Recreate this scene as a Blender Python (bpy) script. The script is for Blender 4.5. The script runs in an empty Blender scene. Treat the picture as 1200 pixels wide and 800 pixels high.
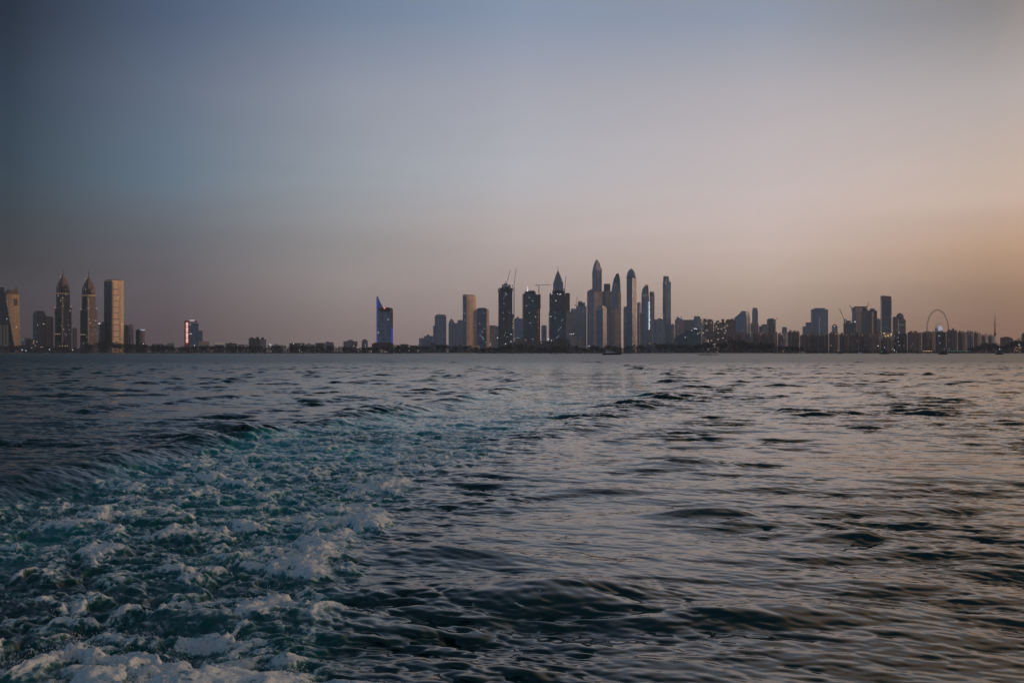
import bpy, bmesh, math, random
import numpy as np
from mathutils import Vector, Matrix

# ------------------------------------------------------------------ basics
SC = bpy.context.scene
COL = SC.collection
F = 1166.7            # focal length in pixels of a 1200 px wide picture (35 mm on 36 mm)
HY = 412.8            # horizon row in that picture
CAMZ = 3.0            # eye height above the sea, metres
GROUND = 2.0          # level of the reclaimed shore
R = math.radians
rng = random.Random(7)

def wx(px, D): return (px - 600.0) / F * D
def wz(py, D): return (HY - py) / F * D + CAMZ

def lin(c):
    out = []
    for v in c[:3]:
        v = v / 255.0
        out.append(v / 12.92 if v <= 0.04045 else ((v + 0.055) / 1.055) ** 2.4)
    return tuple(out) + (1.0,)

def tag(o, label=None, cat=None, group=None, kind=None):
    if label: o['label'] = label
    if cat: o['category'] = cat
    if group: o['group'] = group
    if kind: o['kind'] = kind
    return o

def empty(name, loc, label=None, cat=None, group=None):
    o = bpy.data.objects.new(name, None)
    COL.objects.link(o)
    o.location = loc
    o.empty_display_size = 5
    return tag(o, label, cat, group)

def link_mesh(name, me, mat, parent=None):
    if mat is not None:
        me.materials.clear(); me.materials.append(mat)
    o = bpy.data.objects.new(name, me)
    COL.objects.link(o)
    if parent is not None: o.parent = parent
    return o

def from_bm(name, bm, mat, parent=None, smooth=False):
    bmesh.ops.recalc_face_normals(bm, faces=bm.faces)
    me = bpy.data.meshes.new(name)
    bm.to_mesh(me); bm.free()
    if smooth:
        for p in me.polygons: p.use_smooth = True
    return link_mesh(name, me, mat, parent)

def copy_tree(o, parent=None):
    c = o.copy(); COL.objects.link(c)
    if parent is not None: c.parent = parent
    for ch in list(o.children): copy_tree(ch, c)
    return c

# ------------------------------------------------------------------ mesh pieces (add to a bmesh)
def loft(bm, rings, cap=True):
    vs = [[bm.verts.new(p) for p in ring] for ring in rings]
    n = len(vs[0])
    for a, b in zip(vs, vs[1:]):
        for i in range(n):
            j = (i + 1) % n
            try: bm.faces.new((a[i], a[j], b[j], b[i]))
            except ValueError: pass
    if cap:
        for r in (vs[0][::-1], vs[-1]):
            try: bm.faces.new(r)
            except ValueError: pass
    return vs

def box(bm, x0, x1, y0, y1, z0, z1):
    loft(bm, [[(x0, y0, z), (x1, y0, z), (x1, y1, z), (x0, y1, z)] for z in (z0, z1)])

def bar(bm, a, b, r, n=4):
    a, b = Vector(a), Vector(b)
    d = (b - a)
    if d.length < 1e-6: return
    q = d.to_track_quat('Z', 'Y')
    ring = [Vector((math.cos(2 * math.pi * (i + .5) / n), math.sin(2 * math.pi * (i + .5) / n), 0)) for i in range(n)]
    if not isinstance(r, tuple): r = (r, r)
    loft(bm, [[tuple(a + q @ (v * r[0])) for v in ring], [tuple(b + q @ (v * r[1])) for v in ring]])

def revolve(bm, prof, n=16, cx=0, cy=0, sx=1.0, sy=1.0, rot=0.0):
    rings = []
    for r, z in prof:
        rings.append([(cx + sx * r * math.cos(2 * math.pi * i / n + rot), cy + sy * r * math.sin(2 * math.pi * i / n + rot), z) for i in range(n)])
    loft(bm, rings)

# ------------------------------------------------------------------ node helpers
class NT:
    def __init__(s, tree): s.t = tree; s.n = tree.nodes; s.l = tree.links
    def new(s, typ, **kw):
        n = s.n.new(typ)
        for k, v in kw.items(): setattr(n, k, v)
        return n
    def put(s, sock, v):
        if hasattr(v, 'is_output') or isinstance(v, bpy.types.NodeSocket): s.l.new(v, sock)
        else: sock.default_value = v
    def math(s, op, a, b=None, c=None, clamp=False):
        n = s.new('ShaderNodeMath', operation=op, use_clamp=clamp)
        s.put(n.inputs[0], a)
        if b is not None: s.put(n.inputs[1], b)
        if c is not None: s.put(n.inputs[2], c)
        return n.outputs[0]
    def vmath(s, op, a, b=None, out=0):
        n = s.new('ShaderNodeVectorMath', operation=op)
        s.put(n.inputs[0], a)
        if b is not None: s.put(n.inputs[1], b)
        return n.outputs[out]
    def mix(s, fac, a, b, typ='MIX'):
        n = s.new('ShaderNodeMix', data_type='RGBA', blend_type=typ)
        s.put(n.inputs[0], fac); s.put(n.inputs[6], a); s.put(n.inputs[7], b)
        return n.outputs[2]
    def mixf(s, fac, a, b):
        n = s.new('ShaderNodeMix', data_type='FLOAT')
        s.put(n.inputs[0], fac); s.put(n.inputs[2], a); s.put(n.inputs[3], b)
        return n.outputs[0]
    def mapr(s, v, a, b, c=0.0, d=1.0, smooth=False):
        n = s.new('ShaderNodeMapRange')
        if smooth: n.interpolation_type = 'SMOOTHSTEP'
        s.put(n.inputs[0], v)
        for i, q in enumerate((a, b, c, d)): s.put(n.inputs[i + 1], q)
        return n.outputs[0]
    def noise(s, vec, scale, detail=3, rough=.55, dist=0.0):
        n = s.new('ShaderNodeTexNoise')
        if vec is not None: s.put(n.inputs['Vector'], vec)
        n.inputs['Scale'].default_value = scale; n.inputs['Detail'].default_value = detail
        n.inputs['Roughness'].default_value = rough; n.inputs['Distortion'].default_value = dist
        return n.outputs[0]
    def ramp(s, fac, stops, interp='LINEAR'):
        n = s.new('ShaderNodeValToRGB')
        n.color_ramp.interpolation = interp
        e = n.color_ramp.elements
        while len(e) > 1: e.remove(e[-1])
        e[0].position, e[0].color = stops[0][0], stops[0][1]
        for p, c in stops[1:]:
            q = e.new(p); q.color = c
        s.put(n.inputs[0], fac)
        return n.outputs[0]

def new_mat(name):
    m = bpy.data.materials.new(name); m.use_nodes = True
    m.node_tree.nodes.clear()
    k = NT(m.node_tree)
    out = k.new('ShaderNodeOutputMaterial')
    return m, k, out

def principled(k, out, **kw):
    b = k.new('ShaderNodeBsdfPrincipled')
    for a, v in kw.items(): k.put(b.inputs[a.replace('_', ' ')], v)
    k.l.new(b.outputs[0], out.inputs[0])
    return b

def plain(name, col, rough=.7, metal=0.0, var=.15, scale=.25):
    """a painted / stone / metal surface with slight weathering"""
    m, k, out = new_mat(name)
    tc = k.new('ShaderNodeTexCoord')
    n = k.noise(tc.outputs['Object'], scale, 4)
    c = k.mix(n, tuple(v * (1 - var) for v in col[:3]) + (1,), tuple(min(1, v * (1 + var)) for v in col[:3]) + (1,))
    principled(k, out, Base_Color=c, Roughness=rough, Metallic=metal)
    return m

def glow(name, col, strength):
    """something that gives off light: lamp, lit window, lit sign"""
    m, k, out = new_mat(name)
    principled(k, out, Base_Color=(.05, .05, .05, 1), Emission_Color=tuple(col[:3]) + (1,), Emission_Strength=strength)
    return m

# ------------------------------------------------------------------ camera, sky, sun
SUN_AZ, SUN_EL = 72.0, 5.0       # degrees: azimuth measured from the view axis (+Y) towards +X
cam = bpy.data.cameras.new('camera')
cam.lens = 35.0; cam.sensor_width = 36.0; cam.sensor_fit = 'HORIZONTAL'
cam.shift_y = (HY - 400.0) / 1200.0
cam.clip_start = 0.2; cam.clip_end = 60000.0
co = bpy.data.objects.new('camera', cam); COL.objects.link(co)
co.location = (0, 0, CAMZ); co.rotation_euler = (R(90), 0, 0)
SC.camera = co

w = bpy.data.worlds.new('World'); SC.world = w; w.use_nodes = True
w.node_tree.nodes.clear()
k = NT(w.node_tree)
wo = k.new('ShaderNodeOutputWorld'); bg = k.new('ShaderNodeBackground')
tc = k.new('ShaderNodeTexCoord')
d = k.vmath('NORMALIZE', tc.outputs['Generated'])
sep = k.new('ShaderNodeSeparateXYZ'); k.l.new(d, sep.inputs[0])
el = k.math('MULTIPLY', k.math('ARCSINE', k.math('MAXIMUM', sep.outputs[2], 0.0)), 180 / math.pi / 90.0)   # 0..1 = 0..90 deg
hx = k.new('ShaderNodeCombineXYZ'); k.l.new(sep.outputs[0], hx.inputs[0]); k.l.new(sep.outputs[1], hx.inputs[1])
hn = k.vmath('NORMALIZE', hx.outputs[0])
s = k.vmath('DOT_PRODUCT', hn, (math.sin(R(SUN_AZ)), math.cos(R(SUN_AZ)), 0), out=1)   # cos of angle to the sun's azimuth
# dusk sky, colours along six bearings from the east to the afterglow: (degrees up, sRGB)
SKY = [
 (-.70, [(0, (126, 140, 166)), (6, (130, 146, 172)), (14, (118, 136, 162)), (30, (84, 106, 130)), (60, (58, 86, 100)), (90, (50, 78, 90))]),  # unseen sky behind the camera, brightened to light the facades
 (-.30, [(0, (56, 52, 62)), (4, (54, 56, 66)), (9, (52, 66, 80)), (17, (44, 58, 76)), (30, (58, 76, 96)), (50, (60, 80, 98)), (90, (50, 78, 90))]),
 (-.153, [(0, (48, 42, 48)), (1.3, (50, 45, 50)), (3.4, (52, 50, 56)), (4.7, (48, 49, 54)), (7.1, (46, 57, 68)), (9.1, (43, 62, 76)), (13.4, (38, 54, 72)), (17, (26, 38, 55)), (20, (30, 44, 62)), (30, (56, 72, 92)), (50, (62, 80, 100)), (90, (50, 78, 90))]),  # lens corner darkening is put into these sky colours
 (-.016, [(0, (84, 70, 72)), (1.3, (87, 74, 77)), (3.6, (95, 88, 94)), (6.6, (98, 103, 112)), (9.6, (96, 115, 132)), (14, (95, 108, 128)), (17.8, (75, 90, 115)), (21, (74, 90, 116)), (30, (76, 92, 114)), (50, (64, 82, 102)), (90, (50, 78, 90))]),
 (.152, [(0, (132, 116, 113)), (1.35, (140, 124, 122)), (3.8, (156, 146, 144)), (6.9, (152, 150, 152)), (10, (150, 157, 166)), (14.6, (143, 149, 163)), (18.6, (112, 128, 152)), (22, (110, 125, 148)), (30, (98, 112, 134)), (46, (72, 88, 108)), (90, (50, 78, 90))]),
 (.317, [(0, (152, 131, 123)), (1.36, (160, 140, 133)), (3.8, (180, 162, 156)), (7, (188, 176, 174)), (10.1, (182, 182, 188)), (14.8, (164, 166, 178)), (18.8, (133, 147, 170)), (23, (138, 146, 162)), (31, (116, 124, 140)), (45, (80, 91, 108)), (90, (50, 78, 90))]),
 (.536, [(0, (158, 131, 115)), (1.3, (168, 142, 127)), (3.7, (196, 173, 158)), (6.8, (208, 189, 183)), (9.8, (198, 186, 186)), (14.3, (177, 172, 177)), (18.3, (140, 150, 168)), (21, (146, 146, 154)), (29, (154, 138, 128)), (39, (108, 104, 100)), (50, (58, 78, 84)), (90, (50, 78, 90))]),
 (.69, [(0, (138, 104, 84)), (1.2, (144, 110, 90)), (3.0, (160, 128, 104)), (5.4, (192, 158, 132)), (7.9, (203, 179, 165)), (9.2, (200, 180, 168)), (13.4, (176, 168, 167)), (17.4, (135, 132, 134)), (20.5, (148, 133, 122)), (28, (166, 134, 106)), (37, (134, 112, 94)), (46, (72, 80, 80)), (60, (42, 70, 76)), (90, (50, 78, 90))]),  # lens-dark corner, then a warm band added out of view for water reflections
 (.98, [(0, (176, 108, 66)), (3, (214, 136, 80)), (7, (230, 168, 116)), (12, (222, 182, 146)), (20, (206, 168, 134)), (32, (160, 142, 128)), (46, (94, 97, 106)), (90, (50, 78, 90))]),
]
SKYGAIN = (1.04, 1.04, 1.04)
cur = None
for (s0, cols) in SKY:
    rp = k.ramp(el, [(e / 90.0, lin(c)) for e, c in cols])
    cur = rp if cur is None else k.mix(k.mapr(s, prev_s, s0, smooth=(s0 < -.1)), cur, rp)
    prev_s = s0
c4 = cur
# thin haze streaks low over the horizon
mp = k.new('ShaderNodeMapping'); k.l.new(d, mp.inputs[0]); mp.inputs['Scale'].default_value = (1.6, 1.6, 26.0)
st = k.noise(mp.outputs[0], 1.7, 4, .55, .4)
low = k.math('MULTIPLY', k.mapr(el, .015, .05), k.mapr(el, .16, .08))
stv = k.math('MULTIPLY', k.math('SUBTRACT', st, .5), k.math('MULTIPLY', low, .20))
big = k.noise(d, 2.2, 2)
gain = k.math('ADD', k.math('ADD', 1.0, stv), k.math('MULTIPLY', k.math('SUBTRACT', big, .5), .12))
gr = k.vmath('MULTIPLY', c4, (1, 1, 1))
n_ = k.new('ShaderNodeVectorMath', operation='SCALE'); k.l.new(gr, n_.inputs[0]); k.l.new(gain, n_.inputs[3])
sky = k.new('ShaderNodeTexSky', sky_type='NISHITA')
sky.sun_disc = False; sky.sun_elevation = R(SUN_EL); sky.sun_rotation = R(SUN_AZ); sky.dust_density = 3.0
ns = k.new('ShaderNodeVectorMath', operation='SCALE'); k.l.new(sky.outputs[0], ns.inputs[0]); ns.inputs[3].default_value = 0.006
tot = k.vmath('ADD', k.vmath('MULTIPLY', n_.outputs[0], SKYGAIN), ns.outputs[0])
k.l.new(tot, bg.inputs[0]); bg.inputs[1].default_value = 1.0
k.l.new(bg.outputs[0], wo.inputs[0])

sl = bpy.data.lights.new('sun', 'SUN'); sl.energy = 1.4; sl.angle = R(12); sl.color = (1.0, .64, .44)
so = bpy.data.objects.new('sun', sl); COL.objects.link(so)
sd = Vector((math.sin(R(SUN_AZ)) * math.cos(R(SUN_EL)), math.cos(R(SUN_AZ)) * math.cos(R(SUN_EL)), math.sin(R(SUN_EL))))
so.rotation_euler = sd.to_track_quat('Z', 'Y').to_euler()
so.location = sd * 500

SC.view_settings.view_transform = 'Standard'; SC.view_settings.look = 'None'
SC.view_settings.exposure = 0.0; SC.view_settings.gamma = 1.0
try: SC.view_settings.use_curve_mapping = False
except Exception: pass
SC.cycles.use_denoising = True
SC.cycles.use_adaptive_sampling = False
SC.cycles.max_bounces = 6; SC.cycles.diffuse_bounces = 2; SC.cycles.glossy_bounces = 3
SC.cycles.transmission_bounces = 2; SC.cycles.volume_bounces = 0; SC.cycles.transparent_max_bounces = 6
SC.cycles.sample_clamp_indirect = 4.0

# ------------------------------------------------------------------ noise fields on numpy arrays
def _h(ix, iy, seed):
    n = (ix.astype(np.int64) * 374761393 + iy.astype(np.int64) * 668265263 + seed * 1442695041) & 0xffffffff
    n = ((n ^ (n >> 13)) * 1274126177) & 0xffffffff
    return (n ^ (n >> 16)) & 0xffff
def perlin(x, y, seed=0):
    x = x.astype(np.float32); y = y.astype(np.float32)
    ix = np.floor(x); iy = np.floor(y)
    fx = x - ix; fy = y - iy
    ix = ix.astype(np.int32); iy = iy.astype(np.int32)
    ux = fx * fx * fx * (fx * (fx * 6 - 15) + 10); uy = fy * fy * fy * (fy * (fy * 6 - 15) + 10)
    def g(a, b, dx, dy):
        t = _h(a, b, seed).astype(np.float32) * np.float32(2 * math.pi / 65536)
        return np.cos(t) * dx + np.sin(t) * dy
    n00 = g(ix, iy, fx, fy); n10 = g(ix + 1, iy, fx - 1, fy)
    n01 = g(ix, iy + 1, fx, fy - 1); n11 = g(ix + 1, iy + 1, fx - 1, fy - 1)
    a = n00 + ux * (n10 - n00); b = n01 + ux * (n11 - n01)
    return (a + uy * (b - a)) * 1.5
def fbm(x, y, seed=0, octv=4, gain=.5, lac=2.03):
    s = 0; a = 1.0
    for i in range(octv):
        s = s + a * perlin(x, y, seed + 17 * i); x = x * lac + 3.7; y = y * lac - 1.3; a *= gain
    return s
def ridged(x, y, seed=0, octv=4, gain=.55, lac=2.1):
    s = 0; a = 1.0; t = 0
    for i in range(octv):
        s = s + a * (1 - np.abs(perlin(x, y, seed + 31 * i))) ** 2; t += a
        x = x * lac + 5.1; y = y * lac + 2.2; a *= gain
    return s / t
def billow(x, y, seed=0, octv=4, gain=.5, lac=2.07):
    s = 0; a = 1.0; t = 0
    for i in range(octv):
        s = s + a * np.abs(perlin(x, y, seed + 13 * i)); t += a
        x = x * lac - 2.9; y = y * lac + 7.7; a *= gain
    return s / t
def sst(a, b, x):
    t = np.clip((x - a) / (b - a), 0, 1)
    return t * t * (3 - 2 * t)

def ocean_tile(N, L, lmin, lmax, wind, power, seed, spread=2):
    """one periodic patch of a wind sea: height (rms 1) and its horizontal chop"""
    r = np.random.default_rng(seed)
    kx = np.fft.fftfreq(N, L / N) * 2 * np.pi
    KX, KY = np.meshgrid(kx, kx, indexing='ij')
    K = np.sqrt(KX ** 2 + KY ** 2); K[0, 0] = 1e-6
    lam = 2 * np.pi / K
    win = sst(lmin * .8, lmin * 1.3, lam) * (1 - sst(lmax * .8, lmax * 1.25, lam))
    cs = (KX * math.cos(wind) + KY * math.sin(wind)) / K
    S = K ** (-power) * (np.abs(cs) ** spread + .015) * win
    A = np.sqrt(S) * (r.standard_normal((N, N)) + 1j * r.standard_normal((N, N)))
    h = np.fft.ifft2(A).real
    sc = 1.0 / h.std()
    dx = np.fft.ifft2(-1j * KX / K * A).real * sc
    dy = np.fft.ifft2(-1j * KY / K * A).real * sc
    return (h * sc).astype(np.float32), dx.astype(np.float32), dy.astype(np.float32), L, N

def sample(tile, x, y):
    h, dx, dy, L, N = tile
    u = np.mod(x / L, 1.0) * N; v = np.mod(y / L, 1.0) * N
    i = np.floor(u).astype(np.int32); j = np.floor(v).astype(np.int32)
    fu = (u - i).astype(np.float32); fv = (v - j).astype(np.float32)
    i %= N; j %= N; i2 = (i + 1) % N; j2 = (j + 1) % N
    w00 = (1 - fu) * (1 - fv); w10 = fu * (1 - fv); w01 = (1 - fu) * fv; w11 = fu * fv
    return [a[i, j] * w00 + a[i2, j] * w10 + a[i, j2] * w01 + a[i2, j2] * w11 for a in (h, dx, dy)]

# ------------------------------------------------------------------ the sea: one sheet, finer close to the boat
def rows_cols():
    ys = [5.2]
    while ys[-1] < 2720:
        D = ys[-1]
        q = .0020 if D < 22 else .0028 if D < 60 else .0034 if D < 200 else .0055 if D < 600 else .008
        ys.append(D * (1 + q) + .002)
    ys = np.array(ys)
    tt = np.linspace(-.64, .64, NCOL)
    return ys, tt
NCOL = 1500
ys, tt = rows_cols()
NR = len(ys)
Y0 = np.repeat(ys[:, None], NCOL, 1); X0 = tt[None, :] * (Y0 + 6.0)
X = X0.ravel().astype(np.float64); Y = Y0.ravel().astype(np.float64)
D = Y

WIND = R(77)
tA = ocean_tile(1024, 173.0, 5.0, 35.0, WIND, 4.0, 1, 4)
tB = ocean_tile(1024, 41.0, .75, 3.8, WIND + .12, 3.6, 2, 5)
tC = ocean_tile(1024, 11.3, .12, .8, WIND - .15, 3.5, 3, 4)

# wake of the boat: centre line and half width as functions of the distance astern
wy = np.array([0, 9, 14, 20, 27, 33, 45, 58, 74, 100, 140, 200, 300, 500, 900])
wc = np.array([-6.2, -6.0, -6.1, -6.3, -5.6, -4.6, -1.6, 1.7, 5.2, 8.6, 10.5, 8.5, 2, -10, -40.])
ww = np.array([4.6, 4.3, 4.0, 4.0, 4.2, 4.1, 4.2, 4.6, 5.2, 6.2, 8.5, 13, 18, 26, 40.])
c_ = np.interp(D, wy, wc); w_ = np.interp(D, wy, ww)
wob = fbm(X * .22, Y * .16, 5, 3) * .22 + fbm(X * .9, Y * .7, 6, 3) * .10
v = (X - c_) / w_
inside = 1 - sst(.78, 1.12, np.abs(v) + wob)
nearI = np.interp(D, [0, 12, 18, 26, 36, 50, 75, 120, 200], [1, 1, .94, .82, .64, .44, .26, .10, 0])
aerI = np.interp(D, [0, 10, 18, 30, 42, 60, 90, 150, 260, 420], [.20, .28, .52, .95, 1, 1, .9, .7, .4, 0])

# foam pattern (warped so that it curls); froth sits on the crests of the churned water
wr1 = fbm(X * .45, Y * .45, 21, 3); wr2 = fbm(X * .45, Y * .45, 23, 3)
wr3 = fbm(X * 1.9, Y * 1.9, 22, 3); wr4 = fbm(X * 1.9, Y * 1.9, 24, 3)
qx = X + .55 * wr1 + .20 * wr3
qy = Y + .75 * wr2 + .22 * wr4
churn = .78 * fbm(qx * .62, qy * .74, 61, 2, .6) + .55 * perlin(qx * 1.75, qy * 1.9, 62)      # metre-size heaps
mids = fbm(qx * 2.3, qy * 2.2, 31, 4, .62)
lace = ridged(qx * 1.0, qy * .95, 33, 5, .66)               # threads
fine = ridged(qx * 4.2 + .5 * wr4, qy * 4.0, 37, 4, .66)
edge_r = np.exp(-((v - .84 + wob) / .17) ** 2) * np.interp(D, [0, 8, 14, 24, 40, 70], [1, 1, .9, .5, .25, 0])
edge_l = np.exp(-((v + .72 + wob) / .25) ** 2) * np.interp(D, [0, 15, 30, 60], [.2, .45, .35, 0])
dens = .52 * churn + .34 * mids + .36 * edge_r + .15 * edge_l + (nearI - 1.0) * .55 + .25 - .10 * sst(18, 12, D)
heapm = sst(.08, .85, dens) * inside * sst(75, 30, D)
holes = sst(.30, .75, ridged(qx * 2.4, qy * 2.3, 91, 3, .6))
heapm *= .45 + .55 * np.maximum(holes, sst(.35, .8, dens))
thr = .78 - .26 * nearI - .16 * edge_r - .10 * np.clip(churn, -.8, .8) - .08 * mids
lacem = sst(thr, thr + .30, lace * .70 + fine * .30) * inside * sst(0, .12, nearI)
streak = sst(.38, .84, ridged(qx * .75 + .2 * wr4, qy * .40, 95, 5, .7)) * inside * np.interp(D, [12, 24, 34, 60, 90, 140, 220, 340, 520], [.15, .6, .85, .95, 1.0, .95, .8, .45, 0])
foam = np.clip(heapm * (.26 + 1.0 * fine) + .72 * lacem + streak * (.42 + .55 * fine), 0, 1)

# the swell thrown up beside the wake (smooth hump with torn threads of foam)
def hump(cx, cy, lx, ly, rot, h, sharp=1.0):
    a = (X - cx) * math.cos(rot) + (Y - cy) * math.sin(rot)
    b = -(X - cx) * math.sin(rot) + (Y - cy) * math.cos(rot)
    b = np.where(b < 0, b * sharp, b)                       # steeper towards the boat
    return h * np.exp(-(a / lx) ** 2 - (b / ly) ** 2)
swell = hump(.55, 12.6, 1.2, .75, R(4), .17, 1.3)
swell += hump(2.9, 11.6, 1.5, .5, R(12), .09, 1.3) + hump(-1.0, 14.8, 1.4, .55, R(-14), .13, 1.4)
swell += hump(3.6, 18.4, 1.0, .5, R(-6), .14, 1.5) + hump(5.6, 16.2, .9, .45, R(5), .10, 1.5) + hump(4.6, 26, 1.6, .7, R(-4), .16, 1.5)
swell += hump(1.8, 21.5, 1.2, .5, R(-8), .09, 1.5) - hump(.3, 10.6, 1.3, .6, R(5), .10, 1.0)
swell += hump(55.5, 133, .8, .7, 0, .34, 1.5) + hump(-37, 300, 6, 1.5, 0, .5, 1.4)
# outer ridge on the far side of the wake: steep side faces the boat
vl = (X - (c_ - w_ * 1.02 - .7)) / np.interp(D, [10, 30, 80], [.9, 1.1, 2.0])
ridge = np.exp(-vl ** 2) * np.interp(D, [8, 14, 25, 50, 90, 140], [.14, .28, .34, .34, .22, 0]) * (1 + .5 * fbm(X * .3, Y * .12, 41, 2))
vr = (X - (c_ + w_ * 1.25)) / np.interp(D, [20, 60, 120], [.9, 1.6, 2.6])
ridge2 = np.exp(-vr ** 2) * np.interp(D, [18, 35, 60, 110, 240], [0, .08, .16, .20, 0]) * (1 + .6 * fbm(X * .25, Y * .1, 43, 2))

# patches of calmer and choppier water
patch = fbm(X * .055, Y * .028, 51, 3)
calm_near = np.exp(-((X - 1.2 - .10 * (D - 15)) / 2.6) ** 2 - ((D - 16.5) / 6.5) ** 2)
slick = np.exp(-((X - np.interp(D, [60, 100, 200, 400], [6, 8, 7, -4])) / np.interp(D, [60, 100, 200, 400], [4, 6, 12, 22])) ** 2) * sst(48, 90, D) * sst(700, 250, D)
rightside = sst(0, .35, X / (D + 4)) * .3
ampA = .042 * (1 - .35 * slick) * (1 + 1.1 * sst(220, 700, D) * (.4 + .9 * sst(-.3, .6, fbm(X * .02, Y * .006, 57, 2))))
gust = .44 + 1.1 * sst(-.10, .85, fbm(X * .21, Y * .13, 53, 2) + .35 * fbm(X * .6, Y * .4, 54, 2))
ampB = .040 * gust * (1 + .30 * np.clip(patch, -1, 1)) * (1 - .62 * np.clip(calm_near, 0, 1)) * (1 - .15 * slick) * (1 - .25 * inside)
ampC = .0112 * (.30 + .62 * gust) * (1 + .5 * patch) * (1 - .30 * rightside) * (1 - .6 * np.clip(calm_near, 0, 1)) * (1 - .1 * slick) * (1 + .7 * np.exp(-vl ** 2) + .5 * np.exp(-vr ** 2))
trail = inside * sst(30, 58, D) * sst(650, 350, D)          # the older wake lies flat and pale between its ragged edges
ampB *= 1 - .30 * trail; ampC *= 1 - .15 * trail
ampB *= 1 + .55 * (np.exp(-vr ** 2) * sst(25, 45, D) + np.exp(-vl ** 2)) * sst(420, 200, D)
ampB *= sst(1500, 620, D) * np.interp(D, [25, 90], [1, 1.2]); ampC *= sst(150, 60, D)
hA, xA, yA = sample(tA, X, Y); hB, xB, yB = sample(tB, X + 11.0, Y + 5.0); hC, xC, yC = sample(tC, X + 2.0, Y + 7.0)
Z = ampA * hA + ampB * hB + ampC * hC + swell + ridge + ridge2
PX = X + .9 * ampA * xA + 1.3 * ampB * xB + .9 * ampC * xC
LEAN = 1.7 * (ampB * hB + .9 * ampC * hC + .4 * ampA * hA) * (1 - .7 * inside)     # crests lean towards the boat: steep dark fronts, long bright backs
PY = Y - LEAN + .9 * ampA * yA + 1.3 * ampB * yB + .9 * ampC * yC
# churned water inside the wake, froth heaped on top
tI = nearI * inside * sst(90, 20, D)
Z += tI * (.125 * churn + .05 * mids) + .06 * edge_r * inside
lump = billow(qx * 2.1, qy * 2.0, 65, 4, .56)
spk = billow(qx * 9.0, qy * 9.0, 67, 3, .6)
fr = sst(70, 14, D)
Z += heapm * fr * (.004 + .05 * lump + .030 * spk) + lacem * fr * (.022 * fine + .014 * spk)
aer = np.clip(inside * aerI * (.62 + .55 * fbm(X * .28, Y * .14, 71, 3)) + .25 * foam, 0, 1)
# threads of foam torn off on the swell and along the right edge
thread = sst(.80, .93, ridged(qx * .9 + .3 * fbm(X, Y, 81, 2), qy * 2.4, 83, 3, .5)) * np.clip(hump(.3, 11.6, 1.7, .9, R(4), 1.0) + .5 * hump(-.4, 13.0, .8, .6, 0, 1), 0, 1) * .75
tip = sst(.10, .5, dens + .9) * hump(-1.45, 8.7, .34, .22, R(20), 1.0) * sst(.25, .5, fine)
foam = np.clip(foam + thread * sst(.45, .7, fine) + 1.3 * tip, 0, 1)
Z += .10 * tip
foam *= 1.0
bumpa = np.clip((1 - .55 * np.clip(calm_near, 0, 1)) * (1 - .45 * slick) * (1 + .3 * patch) * (1 - .25 * rightside), .15, 1.6)

co_ = np.empty((len(X), 3), np.float32); co_[:, 0] = PX; co_[:, 1] = PY; co_[:, 2] = Z
idx = np.arange(NR * NCOL, dtype=np.int32).reshape(NR, NCOL)
quads = np.stack([idx[:-1, :-1], idx[:-1, 1:], idx[1:, 1:], idx[1:, :-1]], -1).reshape(-1, 4)
me = bpy.data.meshes.new('water')
me.vertices.add(len(co_)); me.vertices.foreach_set('co', co_.ravel())
nq = len(quads)
me.loops.add(nq * 4); me.loops.foreach_set('vertex_index', quads.ravel())
me.polygons.add(nq)
me.polygons.foreach_set('loop_start', np.arange(0, nq * 4, 4, dtype=np.int32))
try: me.polygons.foreach_set('loop_total', np.full(nq, 4, np.int32))
except Exception: pass
me.update(calc_edges=True)
me.polygons.foreach_set('use_smooth', np.ones(nq, bool))
for nm, arr in (('foam', foam), ('air', aer), ('chop', bumpa)):
    at = me.attributes.new(nm, 'FLOAT', 'POINT'); at.data.foreach_set('value', arr.astype(np.float32))

m, k, out = new_mat('sea_water')
geo = k.new('ShaderNodeNewGeometry'); P = geo.outputs['Position']
def attr(n):
    a = k.new('ShaderNodeAttribute'); a.attribute_name = n; return a.outputs['Fac']
aF, aA, aC = attr('foam'), attr('air'), attr('chop')
yy = k.new('ShaderNodeSeparateXYZ'); k.l.new(P, yy.inputs[0])
n1 = k.noise(P, 7.0, 6, .72, .6); n2 = k.noise(P, 40.0, 4, .7)
def cells(sc):
    vn = k.new('ShaderNodeTexVoronoi'); vn.inputs['Scale'].default_value = sc
    wv = k.new('ShaderNodeVectorMath', operation='ADD'); k.l.new(P, wv.inputs[0])
    nz = k.new('ShaderNodeTexNoise'); nz.inputs['Scale'].default_value = sc * .6; k.l.new(P, nz.inputs['Vector'])
    w2 = k.new('ShaderNodeVectorMath', operation='SCALE'); k.l.new(nz.outputs['Color'], w2.inputs[0]); w2.inputs[3].default_value = .9 / sc
    k.l.new(w2.outputs[0], wv.inputs[1]); k.l.new(wv.outputs[0], vn.inputs['Vector'])
    return k.mapr(vn.outputs['Distance'], .62, .12)           # 1 in a bubble's middle, 0 along its rim
hole = k.math('ADD', k.math('MULTIPLY', cells(6.5), .6), k.math('MULTIPLY', cells(20.0), .5))
ff = k.math('ADD', aF, k.math('ADD', k.math('MULTIPLY', k.math('SUBTRACT', n1, .5), 1.5), k.math('MULTIPLY', k.math('SUBTRACT', n2, .5), .55)))
ff = k.math('SUBTRACT', ff, k.math('MULTIPLY', hole, k.mapr(yy.outputs[1], 24, 70, .46, .08)))
fm = k.math('MULTIPLY', k.math('MULTIPLY', k.mapr(ff, .16, .78, smooth=True), .92), k.mapr(aF, .02, .20))
fcol = k.mix(k.mapr(n2, .3, .7), (.46, .53, .56, 1), (.78, .83, .88, 1))
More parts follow.
